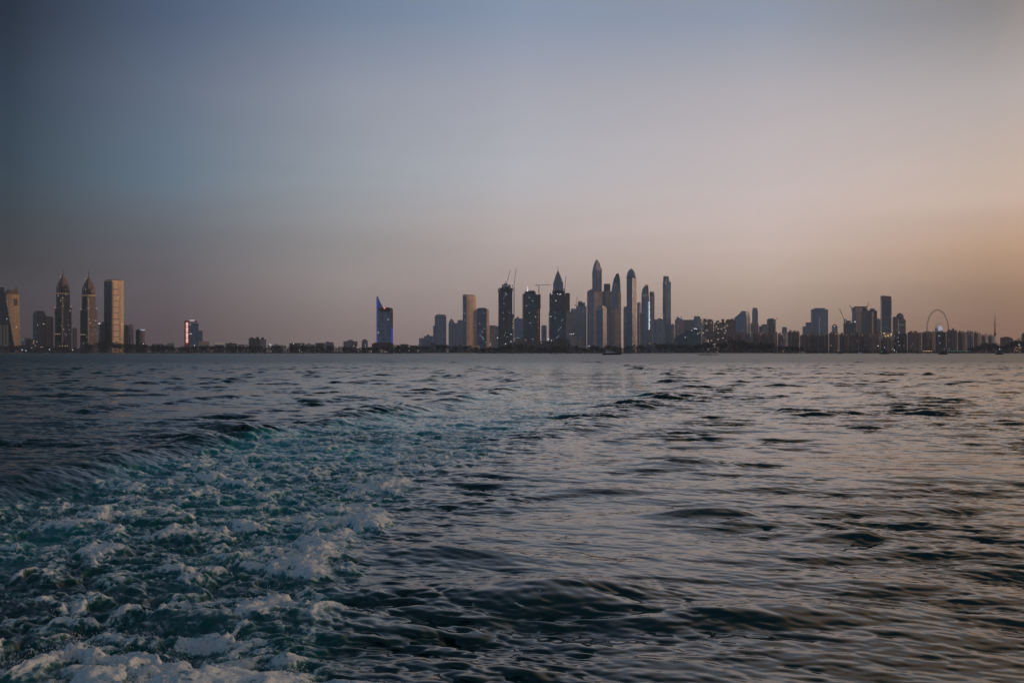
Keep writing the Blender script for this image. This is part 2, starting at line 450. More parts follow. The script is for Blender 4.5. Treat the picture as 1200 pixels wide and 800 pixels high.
fcol = k.mix(k.mapr(fm, .75, .25), fcol, (.30, .50, .54, 1))
body = k.mix(aA, (.003, .026, .028, 1), (.007, .25, .27, 1))
mp = k.new('ShaderNodeMapping'); k.l.new(P, mp.inputs[0]); mp.inputs['Scale'].default_value = (.75, 1.25, 1.0); mp.inputs['Rotation'].default_value = (0, 0, R(-20))
dist = k.new('ShaderNodeCameraData') if False else None
b1 = k.noise(mp.outputs[0], 1.1, 4, .58); b2 = k.noise(mp.outputs[0], 7.0, 3, .5)
yy = k.new('ShaderNodeSeparateXYZ'); k.l.new(P, yy.inputs[0])
far = k.mapr(yy.outputs[1], 50, 400)
bh = k.math('ADD', k.math('MULTIPLY', b1, k.math('ADD', k.mixf(far, .004, .12), k.mapr(yy.outputs[1], 500, 1600, 0, .22))), k.math('MULTIPLY', b2, k.mixf(far, .002, .008)))
bh = k.math('MULTIPLY', bh, aC)
bump = k.new('ShaderNodeBump'); bump.inputs['Strength'].default_value = 1.0; bump.inputs['Distance'].default_value = 1.0
k.l.new(bh, bump.inputs['Height'])
wb = k.new('ShaderNodeBsdfPrincipled')
k.put(wb.inputs['Base Color'], body); k.put(wb.inputs['Roughness'], k.math('ADD', k.mixf(far, .02, .06), k.mapr(yy.outputs[1], 45, 320, 0, .27))); k.put(wb.inputs['IOR'], 1.45)
k.l.new(bump.outputs[0], wb.inputs['Normal'])
fb = k.new('ShaderNodeBsdfPrincipled')
fbump = k.new('ShaderNodeBump'); fbump.inputs['Strength'].default_value = .7; fbump.inputs['Distance'].default_value = .02
k.l.new(n2, fbump.inputs['Height']); k.l.new(fbump.outputs[0], fb.inputs['Normal'])
k.put(fb.inputs['Base Color'], fcol); k.put(fb.inputs['Roughness'], .85); k.put(fb.inputs['Specular IOR Level'], .2)
mx = k.new('ShaderNodeMixShader'); k.l.new(fm, mx.inputs[0]); k.l.new(wb.outputs[0], mx.inputs[1]); k.l.new(fb.outputs[0], mx.inputs[2])
k.l.new(mx.outputs[0], out.inputs[0])
WATER_MAT = m
sea = link_mesh('water', me, m); tag(sea, kind='structure')
sea['label'] = 'dark choppy sea with a foaming teal boat wake'

# spray thrown off the froth
sp = np.random.default_rng(5)
cand = np.nonzero((heapm > .5) & (D < 22) & (D > 7) & (lump > .30))[0]
if len(cand):
    pick = sp.choice(cand, 6500)
    bm_v, bm_f = [], []
    for i in pick:
        r_ = float(sp.uniform(.0015, .0048)); hgt = float(abs(sp.normal(0, .07)))
        c = np.array([PX[i] + sp.normal(0, .03), PY[i] + sp.normal(0, .03), Z[i] + hgt])
        b = len(bm_v)
        for ddx, ddy, ddz in ((1, 0, 0), (-1, 0, 0), (0, 1, 0), (0, -1, 0), (0, 0, 1.2), (0, 0, -1.2)):
            bm_v.append((c[0] + r_ * ddx, c[1] + r_ * ddy, c[2] + r_ * ddz))
        for t in ((0, 2, 4), (2, 1, 4), (1, 3, 4), (3, 0, 4), (2, 0, 5), (1, 2, 5), (3, 1, 5), (0, 3, 5)):
            bm_f.append(tuple(b + q for q in t))
    sm = bpy.data.meshes.new('spray'); sm.from_pydata(bm_v, [], bm_f)
    spray = link_mesh('spray', sm, plain('spray_water', (.7, .72, .75), .4)); tag(spray, 'fine spray flying above the foaming wake', 'spray', kind='stuff')

# open water beyond the detailed sheet, and the seabed haze stays under it
bm = bmesh.new(); box(bm, -16000, 16000, -9000, 2700, -1.6, -.45)
deep, k2, o2 = new_mat('open_sea'); principled(k2, o2, Base_Color=(.006, .02, .024, 1), Roughness=.15, IOR=1.333)
tag(from_bm('open_sea', bm, deep), kind='structure')

# ------------------------------------------------------------------ facades
def facade(name, wall, glass, bay=4.2, fh=3.7, win=(.16, .84, .22, .86), lit=.005, litcol=(1.0, .68, .38), litp=.5, var=.22, rough=.35, balcony=0.0):
    m, k, out = new_mat(name)
    tc = k.new('ShaderNodeTexCoord'); geo = k.new('ShaderNodeNewGeometry')
    P = tc.outputs['Object']; N = geo.outputs['True Normal']
    t = k.vmath('NORMALIZE', k.vmath('CROSS_PRODUCT', (0, 0, 1), N))
    u = k.vmath('DOT_PRODUCT', P, t, out=1)
    sp = k.new('ShaderNodeSeparateXYZ'); k.l.new(P, sp.inputs[0]); vv = sp.outputs[2]
    def cell(du, dv):
        a = k.math('FLOOR', k.math('DIVIDE', u, du)); b = k.math('FLOOR', k.math('DIVIDE', vv, dv))
        c = k.new('ShaderNodeCombineXYZ'); k.l.new(a, c.inputs[0]); k.l.new(b, c.inputs[1])
        wn = k.new('ShaderNodeTexWhiteNoise', noise_dimensions='3D')
        oi = k.new('ShaderNodeObjectInfo'); k.l.new(k.math('FLOOR', k.math('MULTIPLY', oi.outputs['Random'], 997)), c.inputs[2])
        k.l.new(c.outputs[0], wn.inputs['Vector']); return wn
    fu = k.math('FRACT', k.math('DIVIDE', u, bay)); fv = k.math('FRACT', k.math('DIVIDE', vv, fh))
    def inside(x, a, b): return k.math('MULTIPLY', k.math('GREATER_THAN', x, a), k.math('LESS_THAN', x, b))
    wm = k.math('MULTIPLY', inside(fu, win[0], win[1]), inside(fv, win[2], win[3]))
    r1 = cell(bay, fh); r2 = cell(bay * 3, fh * 6); r3 = cell(bay * 2, 9000.0)
    rv = k.math('ADD', k.math('MULTIPLY', r2.outputs['Value'], .5), k.math('MULTIPLY', r3.outputs['Value'], .5))
    gain = k.math('ADD', 1 - var, k.math('MULTIPLY', rv, 2 * var))
    g2 = k.math('MULTIPLY', gain, k.math('ADD', .6, k.math('MULTIPLY', r1.outputs['Value'], .8)))
    def sc(col, gn):
        n = k.new('ShaderNodeVectorMath', operation='SCALE'); n.inputs[0].default_value = tuple(col[:3]); k.l.new(gn, n.inputs[3]); return n.outputs[0]
    base = k.mix(wm, sc(wall, gain), sc(glass, g2))
    vert = k.math('LESS_THAN', k.math('ABSOLUTE', k.vmath('DOT_PRODUCT', N, (0, 0, 1), out=1)), .5)
    lt = k.math('MULTIPLY', k.math('MULTIPLY', wm, vert), k.math('GREATER_THAN', cell(bay, fh).outputs['Value'], 1 - lit))
    hue = k.mix(r1.outputs['Value'], tuple(litcol) + (1,), tuple(.5 * v + .5 for v in litcol) + (1,))
    principled(k, out, Base_Color=base, Roughness=k.mixf(wm, .75, rough), Specular_IOR_Level=.3, Emission_Color=hue, Emission_Strength=k.math('MULTIPLY', lt, litp))
    return m

M = {
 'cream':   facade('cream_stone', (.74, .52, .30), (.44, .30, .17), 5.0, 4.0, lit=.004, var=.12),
 'creamd':  facade('dark_cream_stone', (.52, .37, .23), (.26, .18, .11), 5.0, 4.0, lit=.004, var=.18),  # darker cream for the sail tower
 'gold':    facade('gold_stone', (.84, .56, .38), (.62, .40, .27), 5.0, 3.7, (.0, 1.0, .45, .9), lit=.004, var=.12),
 'darkgl':  facade('dark_glass', (.03, .055, .065), (.014, .034, .044), 3.4, 3.8, (.06, .94, .10, .92), lit=.005, var=.2, rough=.15),
 'steelgl': facade('steel_glass', (.23, .31, .41), (.10, .17, .25), 3.6, 3.8, (.1, .9, .12, .9), lit=.005, litcol=(.9, .92, 1), rough=.2),
 'tealgl':  facade('teal_glass', (.06, .14, .18), (.02, .085, .12), 3.4, 3.8, (.08, .92, .1, .9), lit=.006, litcol=(.75, .9, .95), rough=.2, var=.35),
 'greygrn': facade('grey_green', (.20, .25, .26), (.06, .09, .10), 4.0, 3.7, lit=.004),
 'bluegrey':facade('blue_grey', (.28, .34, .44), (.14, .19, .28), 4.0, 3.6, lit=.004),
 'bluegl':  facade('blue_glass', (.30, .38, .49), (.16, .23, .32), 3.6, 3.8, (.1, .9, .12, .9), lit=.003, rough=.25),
 'mauve':   facade('mauve_stone', (.38, .33, .36), (.16, .14, .18), 3.8, 3.5, lit=.008),
 'pale':    facade('pale_stone', (.50, .46, .45), (.17, .17, .19), 4.0, 3.5, lit=.004, var=.12),
 'pink':    facade('pink_stone', (.50, .37, .33), (.20, .15, .15), 3.6, 3.5, lit=.006, var=.15),
 'brown':   facade('brown_stone', (.25, .148, .132), (.05, .038, .042), 5.2, 3.5, (.2, .8, .25, .8), lit=.002, var=.28),
 'brownd':  facade('dark_brown_stone', (.16, .12, .12), (.04, .042, .046), 5.0, 3.5, (.2, .8, .25, .8), lit=.002, var=.3),
 'bronze':  facade('bronze_stone', (.20, .145, .125), (.05, .05, .058), 4.4, 3.8, lit=.012, var=.25),
 'concrete':facade('raw_concrete', (.10, .125, .155), (.03, .05, .07), 6.5, 3.9, (.08, .92, .18, .92), lit=.005, litcol=(.8, .92, 1), litp=.5, var=.3, rough=.8),
 'cluster': facade('lit_apartment_stone', (.25, .18, .155), (.06, .05, .05), 6.5, 4.6, (.1, .9, .2, .9), lit=.085, litcol=(1, .58, .30), litp=.42, var=.35),
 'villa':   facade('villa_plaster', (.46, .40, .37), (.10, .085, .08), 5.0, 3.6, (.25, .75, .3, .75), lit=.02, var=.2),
 'villad':  facade('dark_plaster', (.22, .19, .18), (.06, .055, .055), 5.0, 3.6, (.25, .75, .3, .75), lit=.02, var=.25),  # darker plaster tone
}
M['steel'] = plain('painted_steel', (.06, .06, .066), .5, .3)
M['steelpale'] = plain('galvanised_steel', (.45, .45, .46), .5, .4)
M['red'] = plain('red_paint', (.35, .06, .04), .5)
M['roofd'] = plain('dark_roof', (.05, .045, .045), .8)
M['white'] = plain('white_paint', (.72, .72, .72), .6)
M['hull'] = plain('dark_hull_paint', (.03, .035, .04), .35)
M['canvas'] = plain('white_canvas', (.75, .76, .78), .8)
M['copper'] = plain('copper_cladding', (.11, .07, .06), .6, .1)
M['slot'] = plain('recessed_glass', (.025, .022, .022), .25)
M['bark'] = plain('bark', (.07, .055, .045), .9)
M['redwall'] = plain('red_cladding', (.42, .09, .06), .5)
M['lampw'] = glow('white_lamp', (.86, .93, 1.0), 1.2)
M['lampwarm'] = glow('warm_lamp', (1.0, .62, .30), 1.1)
M['win_w'] = glow('cool_lit_glass', (.80, .92, 1.0), .40)
M['win_y'] = glow('warm_lit_glass', (1.0, .64, .34), .5)
M['win_r'] = glow('red_beacon', (1.0, .16, .10), 2.6)
M['blueglow'] = glow('blue_light', (.07, .11, .9), .30)
M['screen'] = glow('wheel_screen', (.48, .66, .95), .42)
M['signw'] = glow('sign_light', (1.0, .74, .74), 1.0)
M['signred'] = glow('red_sign_light', (1.0, .16, .12), .25)
M['greenlamp'] = glow('green_lamp', (.25, 1.0, .62), .7)
M['stripw'] = glow('facade_strip_light', (.80, .93, 1.0), 1.15)

def small(name, sx, sz, sy=.8):
    bm = bmesh.new(); box(bm, -sx / 2, sx / 2, -sy / 2, sy / 2, -sz / 2, sz / 2)
    bmesh.ops.recalc_face_normals(bm, faces=bm.faces)
    me = bpy.data.meshes.new(name); bm.to_mesh(me); bm.free(); return me
WIN = {}
def win_mesh(mat, sx, sz):
    kx = (mat, round(sx, 1), round(sz, 1))
    if kx not in WIN:
        me = small('lit_window', sx, sz); me.materials.append(M[mat]); WIN[kx] = me
    return WIN[kx]

class Bld:
    """a building placed by distance D; outlines are read off in picture pixels and turned into metres"""
    def __init__(s, name, label, D, xref, cat='building', group=None):
        s.D = D
        s.o = Vector((wx(xref, D), D, GROUND))
        s.root = empty(name, s.o, label, cat, group)
    def foot(s, xl, xc, xr, dd=0, rot=None):
        D0 = s.D + dd
        a = (xc - xl) / F * D0; b = (xr - xc) / F * D0
        th = R(rot) if rot is not None else max(R(9), min(R(81), math.atan2(max(a, 1e-3), max(b, 1e-3))))
        dR = b * math.tan(th) if b > .01 else a * .7
        dL = a / math.tan(th) if a > .01 else b * .7
        C = (wx(xc, D0), D0); L = (wx(xl, D0 + dL), D0 + dL); Rr = (wx(xr, D0 + dR), D0 + dR)
        s.fr = (xl, xc, xr, D0, dL, dR)
        B = (L[0] + Rr[0] - C[0], L[1] + Rr[1] - C[1])
        return [(p[0] - s.o.x, p[1] - s.o.y) for p in (C, Rr, B, L)]
    def z(s, py, dd=0): return 0.0 if py is None else max(wz(py, s.D + dd) - s.o.z, 0.0)
    def sec(s, part, mat, secs, dd=0, rot=None, parent=None, smooth=False):
        """loft through (py, xl, xc, xr) sections, bottom first"""
        bm = bmesh.new()
        loft(bm, [[(x, y, s.z(q[0], dd)) for x, y in s.foot(q[1], q[2], q[3], dd, rot)] for q in secs])
        return from_bm(part, bm, M[mat] if isinstance(mat, str) else mat, parent or s.root, smooth)
    def box(s, part, mat, xl, xc, xr, yt, yb=None, dd=0, rot=None, parent=None):
        return s.sec(part, mat, [(yb, xl, xc, xr), (yt, xl, xc, xr)], dd, rot, parent)
    def rnd(s, part, mat, cx, prof, dd=0, n=16, sy=1.0, parent=None, smooth=True):
        """turned form: (py, half width in px), bottom first"""
        D0 = s.D + dd; bm = bmesh.new(); r0 = max(h for _, h in prof) / F * D0
        revolve(bm, [(max(h, .01) / F * D0, s.z(py, dd)) for py, h in prof], n, wx(cx, D0) - s.o.x, D0 - s.o.y + r0 * sy, 1, sy, math.pi / n)
        s.fr = (cx - .01, cx, cx + .01, D0, 0, 0)
        return from_bm(part, bm, M[mat], parent or s.root, smooth and n > 8)
    def front(s, px):
        xl, xc, xr, D0, dL, dR = s.fr
        if px < xc and xc > xl: return D0 + dL * min(1, (xc - px) / (xc - xl))
        if xr > xc: return D0 + dR * min(1, max(0, (px - xc) / (xr - xc)))
        return D0
    def face(s, part, mat, x0, x1, yt, yb, proud=1.6, parent=None):
        """strip lying on the visible faces between two columns of the picture, standing proud of the wall"""
        bm = bmesh.new(); A = s.front(x0); B = s.front(x1)
        p = [(wx(x0, A) - s.o.x, A - s.o.y), (wx(x1, B) - s.o.x, B - s.o.y)]
        z0, z1 = s.z(yb), s.z(yt)
        ring = [(p[0][0], p[0][1] - proud), (p[1][0], p[1][1] - proud), (p[1][0], p[1][1] + .8), (p[0][0], p[0][1] + .8)]
        loft(bm, [[(x, y, z) for x, y in ring] for z in (z0, z1)])
        return from_bm(part, bm, M[mat], parent or s.root)
    def lights(s, mat, pts, sx=3.2, sz=2.6, name='lit_window', off=1.2):
        for q in pts:
            A = s.front(q[0])
            o = bpy.data.objects.new(name, win_mesh(mat, sx, sz)); COL.objects.link(o); o.parent = s.root
            o.location = (wx(q[0], A) - s.o.x, A - off - s.o.y, wz(q[1], A) - s.o.z)
    def mast(s, part, mat, px, yb, yt, r=.8, dd=None, parent=None):
        D0 = s.D + (dd if dd is not None else 10); bm = bmesh.new()
        x = wx(px, D0) - s.o.x
        bar(bm, (x, D0 - s.o.y, s.z(yb) - 1), (x, D0 - s.o.y, s.z(yt)), (r, r * .4), 6)
        return from_bm(part, bm, M[mat], parent or s.root)

def seg(bm, a, b, r=.5, nodes=6, wdt=2.4):
    """lattice boom between two points"""
    a, b = Vector(a), Vector(b); d = (b - a); q = d.to_track_quat('Z', 'Y')
    cs = [q @ Vector(v) for v in ((wdt / 2, -wdt / 3, 0), (-wdt / 2, -wdt / 3, 0), (0, wdt / 2, 0))]
    for c in cs: bar(bm, a + c, b + c, r, 4)
    for i in range(nodes):
        p = a + d * (i / nodes); p2 = a + d * ((i + 1) / nodes)
        for j in range(3): bar(bm, p + cs[j], p2 + cs[(j + 1) % 3], r * .6, 3)

def crane(label, D, base, cab, jib, tail, mat='steel', lamp=True, group='tower cranes over the building sites'):
    """tower crane: points in picture pixels at distance D"""
    def p(q): return Vector((wx(q[0], D), D, wz(q[1], D)))
    b, c, j, t = p(base), p(cab), p(jib), p(tail)
    root = empty('tower_crane', b, label, 'crane', group)
    def part(n, fn, mt=mat):
        bm = bmesh.new(); fn(bm); return from_bm(n, bm, M[mt], root)
    part('mast', lambda bm: seg(bm, b - b, c - b, .45, 8, 3.0))
    part('jib', lambda bm: seg(bm, c - b, j - b, .38, 8, 2.2))
    part('counter_jib', lambda bm: seg(bm, c - b, t - b, .45, 3, 2.4))
    part('counterweight', lambda bm: box(bm, t.x - b.x - 2, t.x - b.x + 2, -2, 2, t.z - b.z - 3.5, t.z - b.z))
    part('cab', lambda bm: box(bm, c.x - b.x - 1.6, c.x - b.x + 1.6, -3.4, -.8, c.z - b.z - 3, c.z - b.z + .5))
    if lamp:
        o = bpy.data.objects.new('warning_lamp', win_mesh('lampw', 2.4, 2.4)); COL.objects.link(o); o.parent = root
        o.location = (c.x - b.x, -4.2, c.z - b.z + 1.2)
    return root

# ================================================================== the shore and the city
def tower(label, D, name='skyscraper', cat='skyscraper', xref=0, group=None): return Bld(name, label, D, xref, cat, group)

# ---- land: one sheet from the waterline to beyond the city, a strip of sand along its edge
def shore(px):
    return float(np.interp(px, [-400, 0, 110, 330, 440, 500, 560, 640, 760, 800, 905, 960, 1200, 1700],
                           [2660, 2640, 2620, 2560, 2520, 2500, 2480, 2440, 2440, 2470, 2440, 2520, 2560, 2600]))
rowsL = []
for px in range(-700, 1901, 10):
    Ds = shore(px) + rng.uniform(-6, 6)
    x = wx(px, Ds)
    rowsL.append([(x, Ds - 6, -.6), (x, Ds + 10, .5), (x, Ds + 42, GROUND - .1), (x * 1.02, Ds + 60, GROUND), (x * 5.2, 15500, GROUND)])
def strip(name, cols, mat):
    bm = bmesh.new(); vs = [[bm.verts.new(r[c]) for c in cols] for r in rowsL]
    for a, b in zip(vs, vs[1:]):
        for i in range(len(cols) - 1): bm.faces.new((a[i], b[i], b[i + 1], a[i + 1]))
    o = from_bm(name, bm, mat); return tag(o, kind='structure')
strip('beach', [0, 1, 2], plain('beach_sand', (.36, .29, .22), .9, 0, .25, .05))
strip('land', [2, 3, 4], plain('dry_ground', (.10, .09, .08), .95, 0, .3, .02))

# ---- far west end: cream tower with a dark glass sail
b = tower('cream tower with a dark glass sail, cut by the frame edge', 3000, xref=10)
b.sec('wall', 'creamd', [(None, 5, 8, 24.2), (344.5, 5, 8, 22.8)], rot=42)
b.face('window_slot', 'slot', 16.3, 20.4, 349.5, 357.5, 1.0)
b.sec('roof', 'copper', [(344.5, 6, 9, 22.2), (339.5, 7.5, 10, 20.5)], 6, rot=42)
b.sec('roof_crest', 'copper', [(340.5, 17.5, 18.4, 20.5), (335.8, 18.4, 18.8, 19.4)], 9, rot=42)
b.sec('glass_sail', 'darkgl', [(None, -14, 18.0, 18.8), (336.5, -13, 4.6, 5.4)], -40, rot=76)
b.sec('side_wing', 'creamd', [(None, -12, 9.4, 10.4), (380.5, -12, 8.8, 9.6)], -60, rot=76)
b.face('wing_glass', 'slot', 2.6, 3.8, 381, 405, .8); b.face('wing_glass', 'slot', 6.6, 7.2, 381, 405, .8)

b = tower('short dark twin block with a rounded shoulder beside the spired towers', 2950, xref=50)
b.sec('wall', 'darkgl', [(None, 38.5, 45, 53.5), (368, 38.5, 45, 53.5), (365.5, 39.6, 45, 52.4), (364, 42, 45, 50)], rot=40)
b.sec('rear_wing', 'brownd', [(None, 47, 54, 62.6), (372.5, 47, 54, 62.6), (370.5, 48, 54, 60)], 30, rot=45)
b.face('stair_core', 'brown', 53.2, 55, 371, 402, 1.5)
b = Bld('low_block', 'low dark podium with greenish lights below the twin block', 2850, 32)
b.box('wall', 'darkgl', 25, 30, 41, 397.5); b.box('roof_house', 'roofd', 29, 31, 36, 396, 397.5, 6)
b.lights('greenlamp', [(27.3, 398), (36, 404)], 2.4, 2.4); b.lights('win_y', [(39.8, 399.5), (39.6, 402)], 2.2, 3)

def spired(label, x0, dy, src=None):
    b = tower(label, 3000, xref=x0, group='twin spired towers')
    b.box('lower_wall', 'bronze', x0 - 10, x0 - .6, x0 + 9.8, 360 + dy, rot=43)
    b.face('lower_glass', 'darkgl', x0 - 9, x0 - 2.2, 361 + dy, 401, .7)
    b.face('central_rib', 'cream', x0 - 1.2, x0 + .2, 350 + dy, 401, 2.2)
    b.lights('win_y', [(x0 - 8.4, 391.3 + dy * .3), (x0 - 6.2, 391.3 + dy * .3), (x0 - 4, 391.3 + dy * .3), (x0 - 9.2, 360.3 + dy), (x0 + 9.2, 359 + dy)], 4.6, 1.6)
    b.lights('win_w', [(x0 + 2.4, 390.6), (x0 + 4, 392.4), (x0 + 7.6, 386.5), (x0 + 9, 391), (x0 + 5.4, 375), (x0 + 6.4, 381)], 1.5, 1.6)
    b.box('upper_wall', 'bronze', x0 - 8.2, x0 - .5, x0 + 8, 343.5 + dy, 360 + dy, 8, rot=43)
    b.face('upper_glass', 'darkgl', x0 - 7.2, x0 - 2, 345 + dy, 360 + dy, .7)
    b.lights('win_y', [(x0 - 1.2, 358.2 + dy), (x0 + .4, 358.2 + dy), (x0 - .4, 349 + dy)], 3, 2.2)
    b.sec('ledge', 'cream', [(344.4 + dy, x0 - 8.7, x0 - .5, x0 + 8.5), (343.3 + dy, x0 - 8.7, x0 - .5, x0 + 8.5)], 7, rot=43)
    b.lights('win_y', [(x0 - 7 + i * 2.1, 343.6 + dy) for i in range(8)], 1.6, 1.3)
    b.sec('crown', 'copper', [(343.4 + dy, x0 - 8.2, x0 - .4, x0 + 8), (335 + dy, x0 - 7.8, x0 - .4, x0 + 7.5), (330.5 + dy, x0 - 5.6, x0 - .3, x0 + 5.6), (325.5 + dy, x0 - 2.9, x0 - .1, x0 + 2.6)], 10, rot=43)
    for q in (-5.2, 3.4):
        b.sec('crown_gable', 'bronze', [(343 + dy, x0 + q - 2.4, x0 + q, x0 + q + 2.8), (336 + dy, x0 + q - 1.7, x0 + q, x0 + q + 1.9), (332.5 + dy, x0 + q - .1, x0 + q, x0 + q + .2)], 6, rot=43)
    b.lights('win_y', [(x0 - 6.2, 336 + dy), (x0 + 6.4, 338.6 + dy), (x0 + 3, 339 + dy)], 1.4, 1.6)
    b.sec('lantern', 'copper', [(325.6 + dy, x0 - 2.6, x0, x0 + 2.4), (322.5 + dy, x0 - .9, x0, x0 + .8)], 14, rot=43)
    b.mast('spire', 'copper', x0, 323 + dy, 314 + dy, 1.4, 16)
    b.lights('lampw', [(x0 - 3, 324.3 + dy)], 1.2, 1.2)
spired('tall spired tower with lit crown, the farther one from the cream slab', 74, 0)
spired('tall spired tower with lit crown, standing next to the cream slab', 104, 2.2)
b = Bld('low_block', 'small dark block between the two spired towers', 3100, 87.5)
b.box('wall', 'brownd', 84.8, 87, 90.4, 385); b.box('roof_house', 'roofd', 86, 87, 88.6, 383.8, 385, 5)
b = Bld('low_block', 'dark mid-rise with a bright roof lamp under the cream slab', 2950, 119)
b.box('wall', 'darkgl', 114.8, 117, 123, 380); b.box('side_wing', 'brownd', 119, 121, 126, 377, None, 20); b.lights('lampw', [(116.6, 379)], 3.2, 2.6, 'roof_lamp')

b = tower('cream slab tower with one dark flank and a tall dark slot', 2950, xref=133)
b.box('wall', 'cream', 122, 131, 145, 328, rot=46)
b.face('glass_flank', 'darkgl', 122, 130.9, 329.3, 402, 1.0)
b.face('glass_strip', 'brown', 131.3, 133.0, 330, 402, .7); b.face('slot', 'slot', 139.6, 141.8, 334.2, 399.5, .9)
for i, y in enumerate(range(338, 398, 7)):
    b.face('floor_ledge', 'brown', 131.2, 139.4, y, y + .9, 1.1)
b.box('roof_house', 'roofd', 124, 131.5, 143, 327.4, 328.2, 6, rot=46)
b.lights('win_w', [(137.4, 342), (136.5, 349.5)], 1.5, 2)
for lab, x0, x1, y, mt in (('slim dark block at the foot of the cream slab', 144.6, 150.4, 381.5, 'darkgl'), ('slim mauve block one gap away from the cream slab', 150.6, 156.6, 381.2, 'mauve')):
    b = Bld('low_block', lab, 3000, (x0 + x1) / 2); b.box('wall', mt, x0, x0 + 2, x1, y); b.box('roof_house', 'roofd', x0 + 1, x0 + 2.4, x1 - 1.5, y - 1, y, 4)
b = Bld('low_block', 'two-tone block with a bright white strip along its roof edge', 3000, 164)
b.box('wall', 'darkgl', 159, 163.4, 170.2, 386.5, rot=45); b.box('roof_house', 'roofd', 161, 163.5, 169, 385.6, 386.6, 5); b.face('end_wall', 'pink', 163.8, 170, 387.4, 402, 1.0)
b.face('roof_light', 'win_w', 164, 170, 385.8, 387.2, 2.0)

# ---- hotel with the lit red strip
b = Bld('hotel_tower', 'narrow hotel with a glowing red vertical sign beside grey glass', 2900, 226, 'hotel')
b.box('wall', 'redwall', 216, 217, 222, 375.2)
b.face('red_light_wall', 'signred', 217.2, 221.3, 377, 402.5, .9)
for i in range(11):
    y = 378.2 + i * 2.15
    o = b.face('sign_letter', 'signw', 218.2 + .25 * (i % 3), 220.6 - .3 * ((i * 7) % 3), y, y + 1.55, 2.0)
b.box('glass_block', 'steelgl', 221.6, 222.4, 232.6, 378.4, None, 4)
b.box('roof_beam', 'redwall', 217, 218, 231, 375.6, 377.4, 8)
b.face('roof_sign', 'signw', 217, 220.6, 375.0, 376.2, 2.2); b.face('roof_sign', 'win_w', 222.4, 228, 374.4, 376.3, 2.2)
b.box('step_block', 'steelgl', 231.5, 232.5, 237.4, 387.4, None, 14)
b = Bld('beach_hotel', 'low cream hotel with lit balconies in front of the red sign', 2800, 234, 'hotel')
b.box('wall', 'villa', 222, 223, 246, 404.5); b.box('upper_wall', 'cream', 233, 234, 245, 400, 404.5, 4)
b.face('floor_slab', 'pale', 222.5, 245.6, 404.2, 405, 2.4); b.face('lit_floor', 'lampwarm', 232.5, 245.5, 406.6, 407.4, 2.2); b.face('lit_floor', 'win_y', 223, 245.5, 409.4, 409.9, 2.2)

# ---- low roofs along the beach
def low(name, label, D, x0, x1, yt, mat, roof=None, extra=(), lamps=()):
    b = Bld(name, label, D, (x0 + x1) / 2)
    b.box('wall', mat, x0, x0 + (x1 - x0) * .2, x1, yt)
    if roof: b.sec('roof', roof, [(yt + .02, x0 - .3, x0 + (x1 - x0) * .2, x1 + .3), (yt - .9, x0 + .4, x0 + (x1 - x0) * .25, x1 - .6)], 2)
    for e in extra:
        b.box('roof_house', e[3] if len(e) > 3 else mat, e[0], e[0] + (e[1] - e[0]) * .25, e[1], e[2], yt, 6)
    b.box('wall', mat, x0, x0 + (x1 - x0) * .2, x1, yt + 6, None, -1) if False else None
    if lamps: b.lights(lamps[0], lamps[1:], 2.2, 2.0)
    return b
low('villa', 'bright white beach villa inland of the palms, short of the red sign', 2800, 196, 204, 402.2, 'pale', None, ((200.5, 203, 401.2),))
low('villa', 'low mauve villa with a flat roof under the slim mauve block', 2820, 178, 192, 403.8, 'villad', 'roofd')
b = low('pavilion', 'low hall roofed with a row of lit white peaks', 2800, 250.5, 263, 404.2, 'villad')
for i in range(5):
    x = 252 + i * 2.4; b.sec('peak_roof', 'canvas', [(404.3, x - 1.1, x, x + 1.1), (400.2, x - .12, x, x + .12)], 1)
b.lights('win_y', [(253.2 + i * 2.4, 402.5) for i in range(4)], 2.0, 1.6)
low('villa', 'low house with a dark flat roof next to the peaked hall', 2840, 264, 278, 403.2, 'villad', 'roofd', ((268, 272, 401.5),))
low('villa', 'small pale house between the dark roof and the crenellated block', 2830, 279, 290, 404.6, 'villa', 'roofd')
b = low('apartment_block', 'squat dark block with a ragged roofline above the beach', 2900, 291.4, 304, 396.3, 'brownd', None, ((293, 297, 395.2), (300, 303.4, 394.7)))
b.box('side_wing', 'mauve', 302, 304, 312, 397.6, None, 10); b.box('roof_house', 'roofd', 306, 307, 309.4, 395.2, 397.6, 14); b.box('podium', 'villa', 300, 302, 310, 404, None, -12)
low('villa', 'wide low grey villa with a white lamp at its corner', 2820, 318, 332, 404.2, 'villa', None, ((321, 326, 403.2),), ('lampw', (317.5, 404)))
low('villa', 'long villa with a thin dark roof and a bright window', 2820, 339, 357, 402.8, 'villad', 'roofd', (), ('lampw', (344, 402.6)))
low('villa', 'pale low house between two long dark roofs', 2830, 357.5, 369, 403.4, 'villa', None, ((360, 364, 402.2),))
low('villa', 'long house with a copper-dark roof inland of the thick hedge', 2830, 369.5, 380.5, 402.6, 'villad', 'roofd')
low('apartment_block', 'flat grey block with few windows following the copper-dark roof', 2900, 381, 391, 400.8, 'mauve', None, ((383, 386, 400),))
low('apartment_block', 'broad pinkish block with a raised middle, far from the blue tower', 2900, 402.4, 419, 399.7, 'mauve', None, ((407, 414, 398.4), (410, 411.5, 397.4)), ('win_y', (418.4, 407)))
b = low('apartment_block', 'slim block with a rounded top just short of the blue tower', 2900, 423.8, 431, 399.8, 'mauve')
b.sec('roof', 'mauve', [(399.9, 423.8, 425.2, 431), (398.2, 424.8, 425.8, 429.6), (397.2, 426, 426.4, 428)], 1)
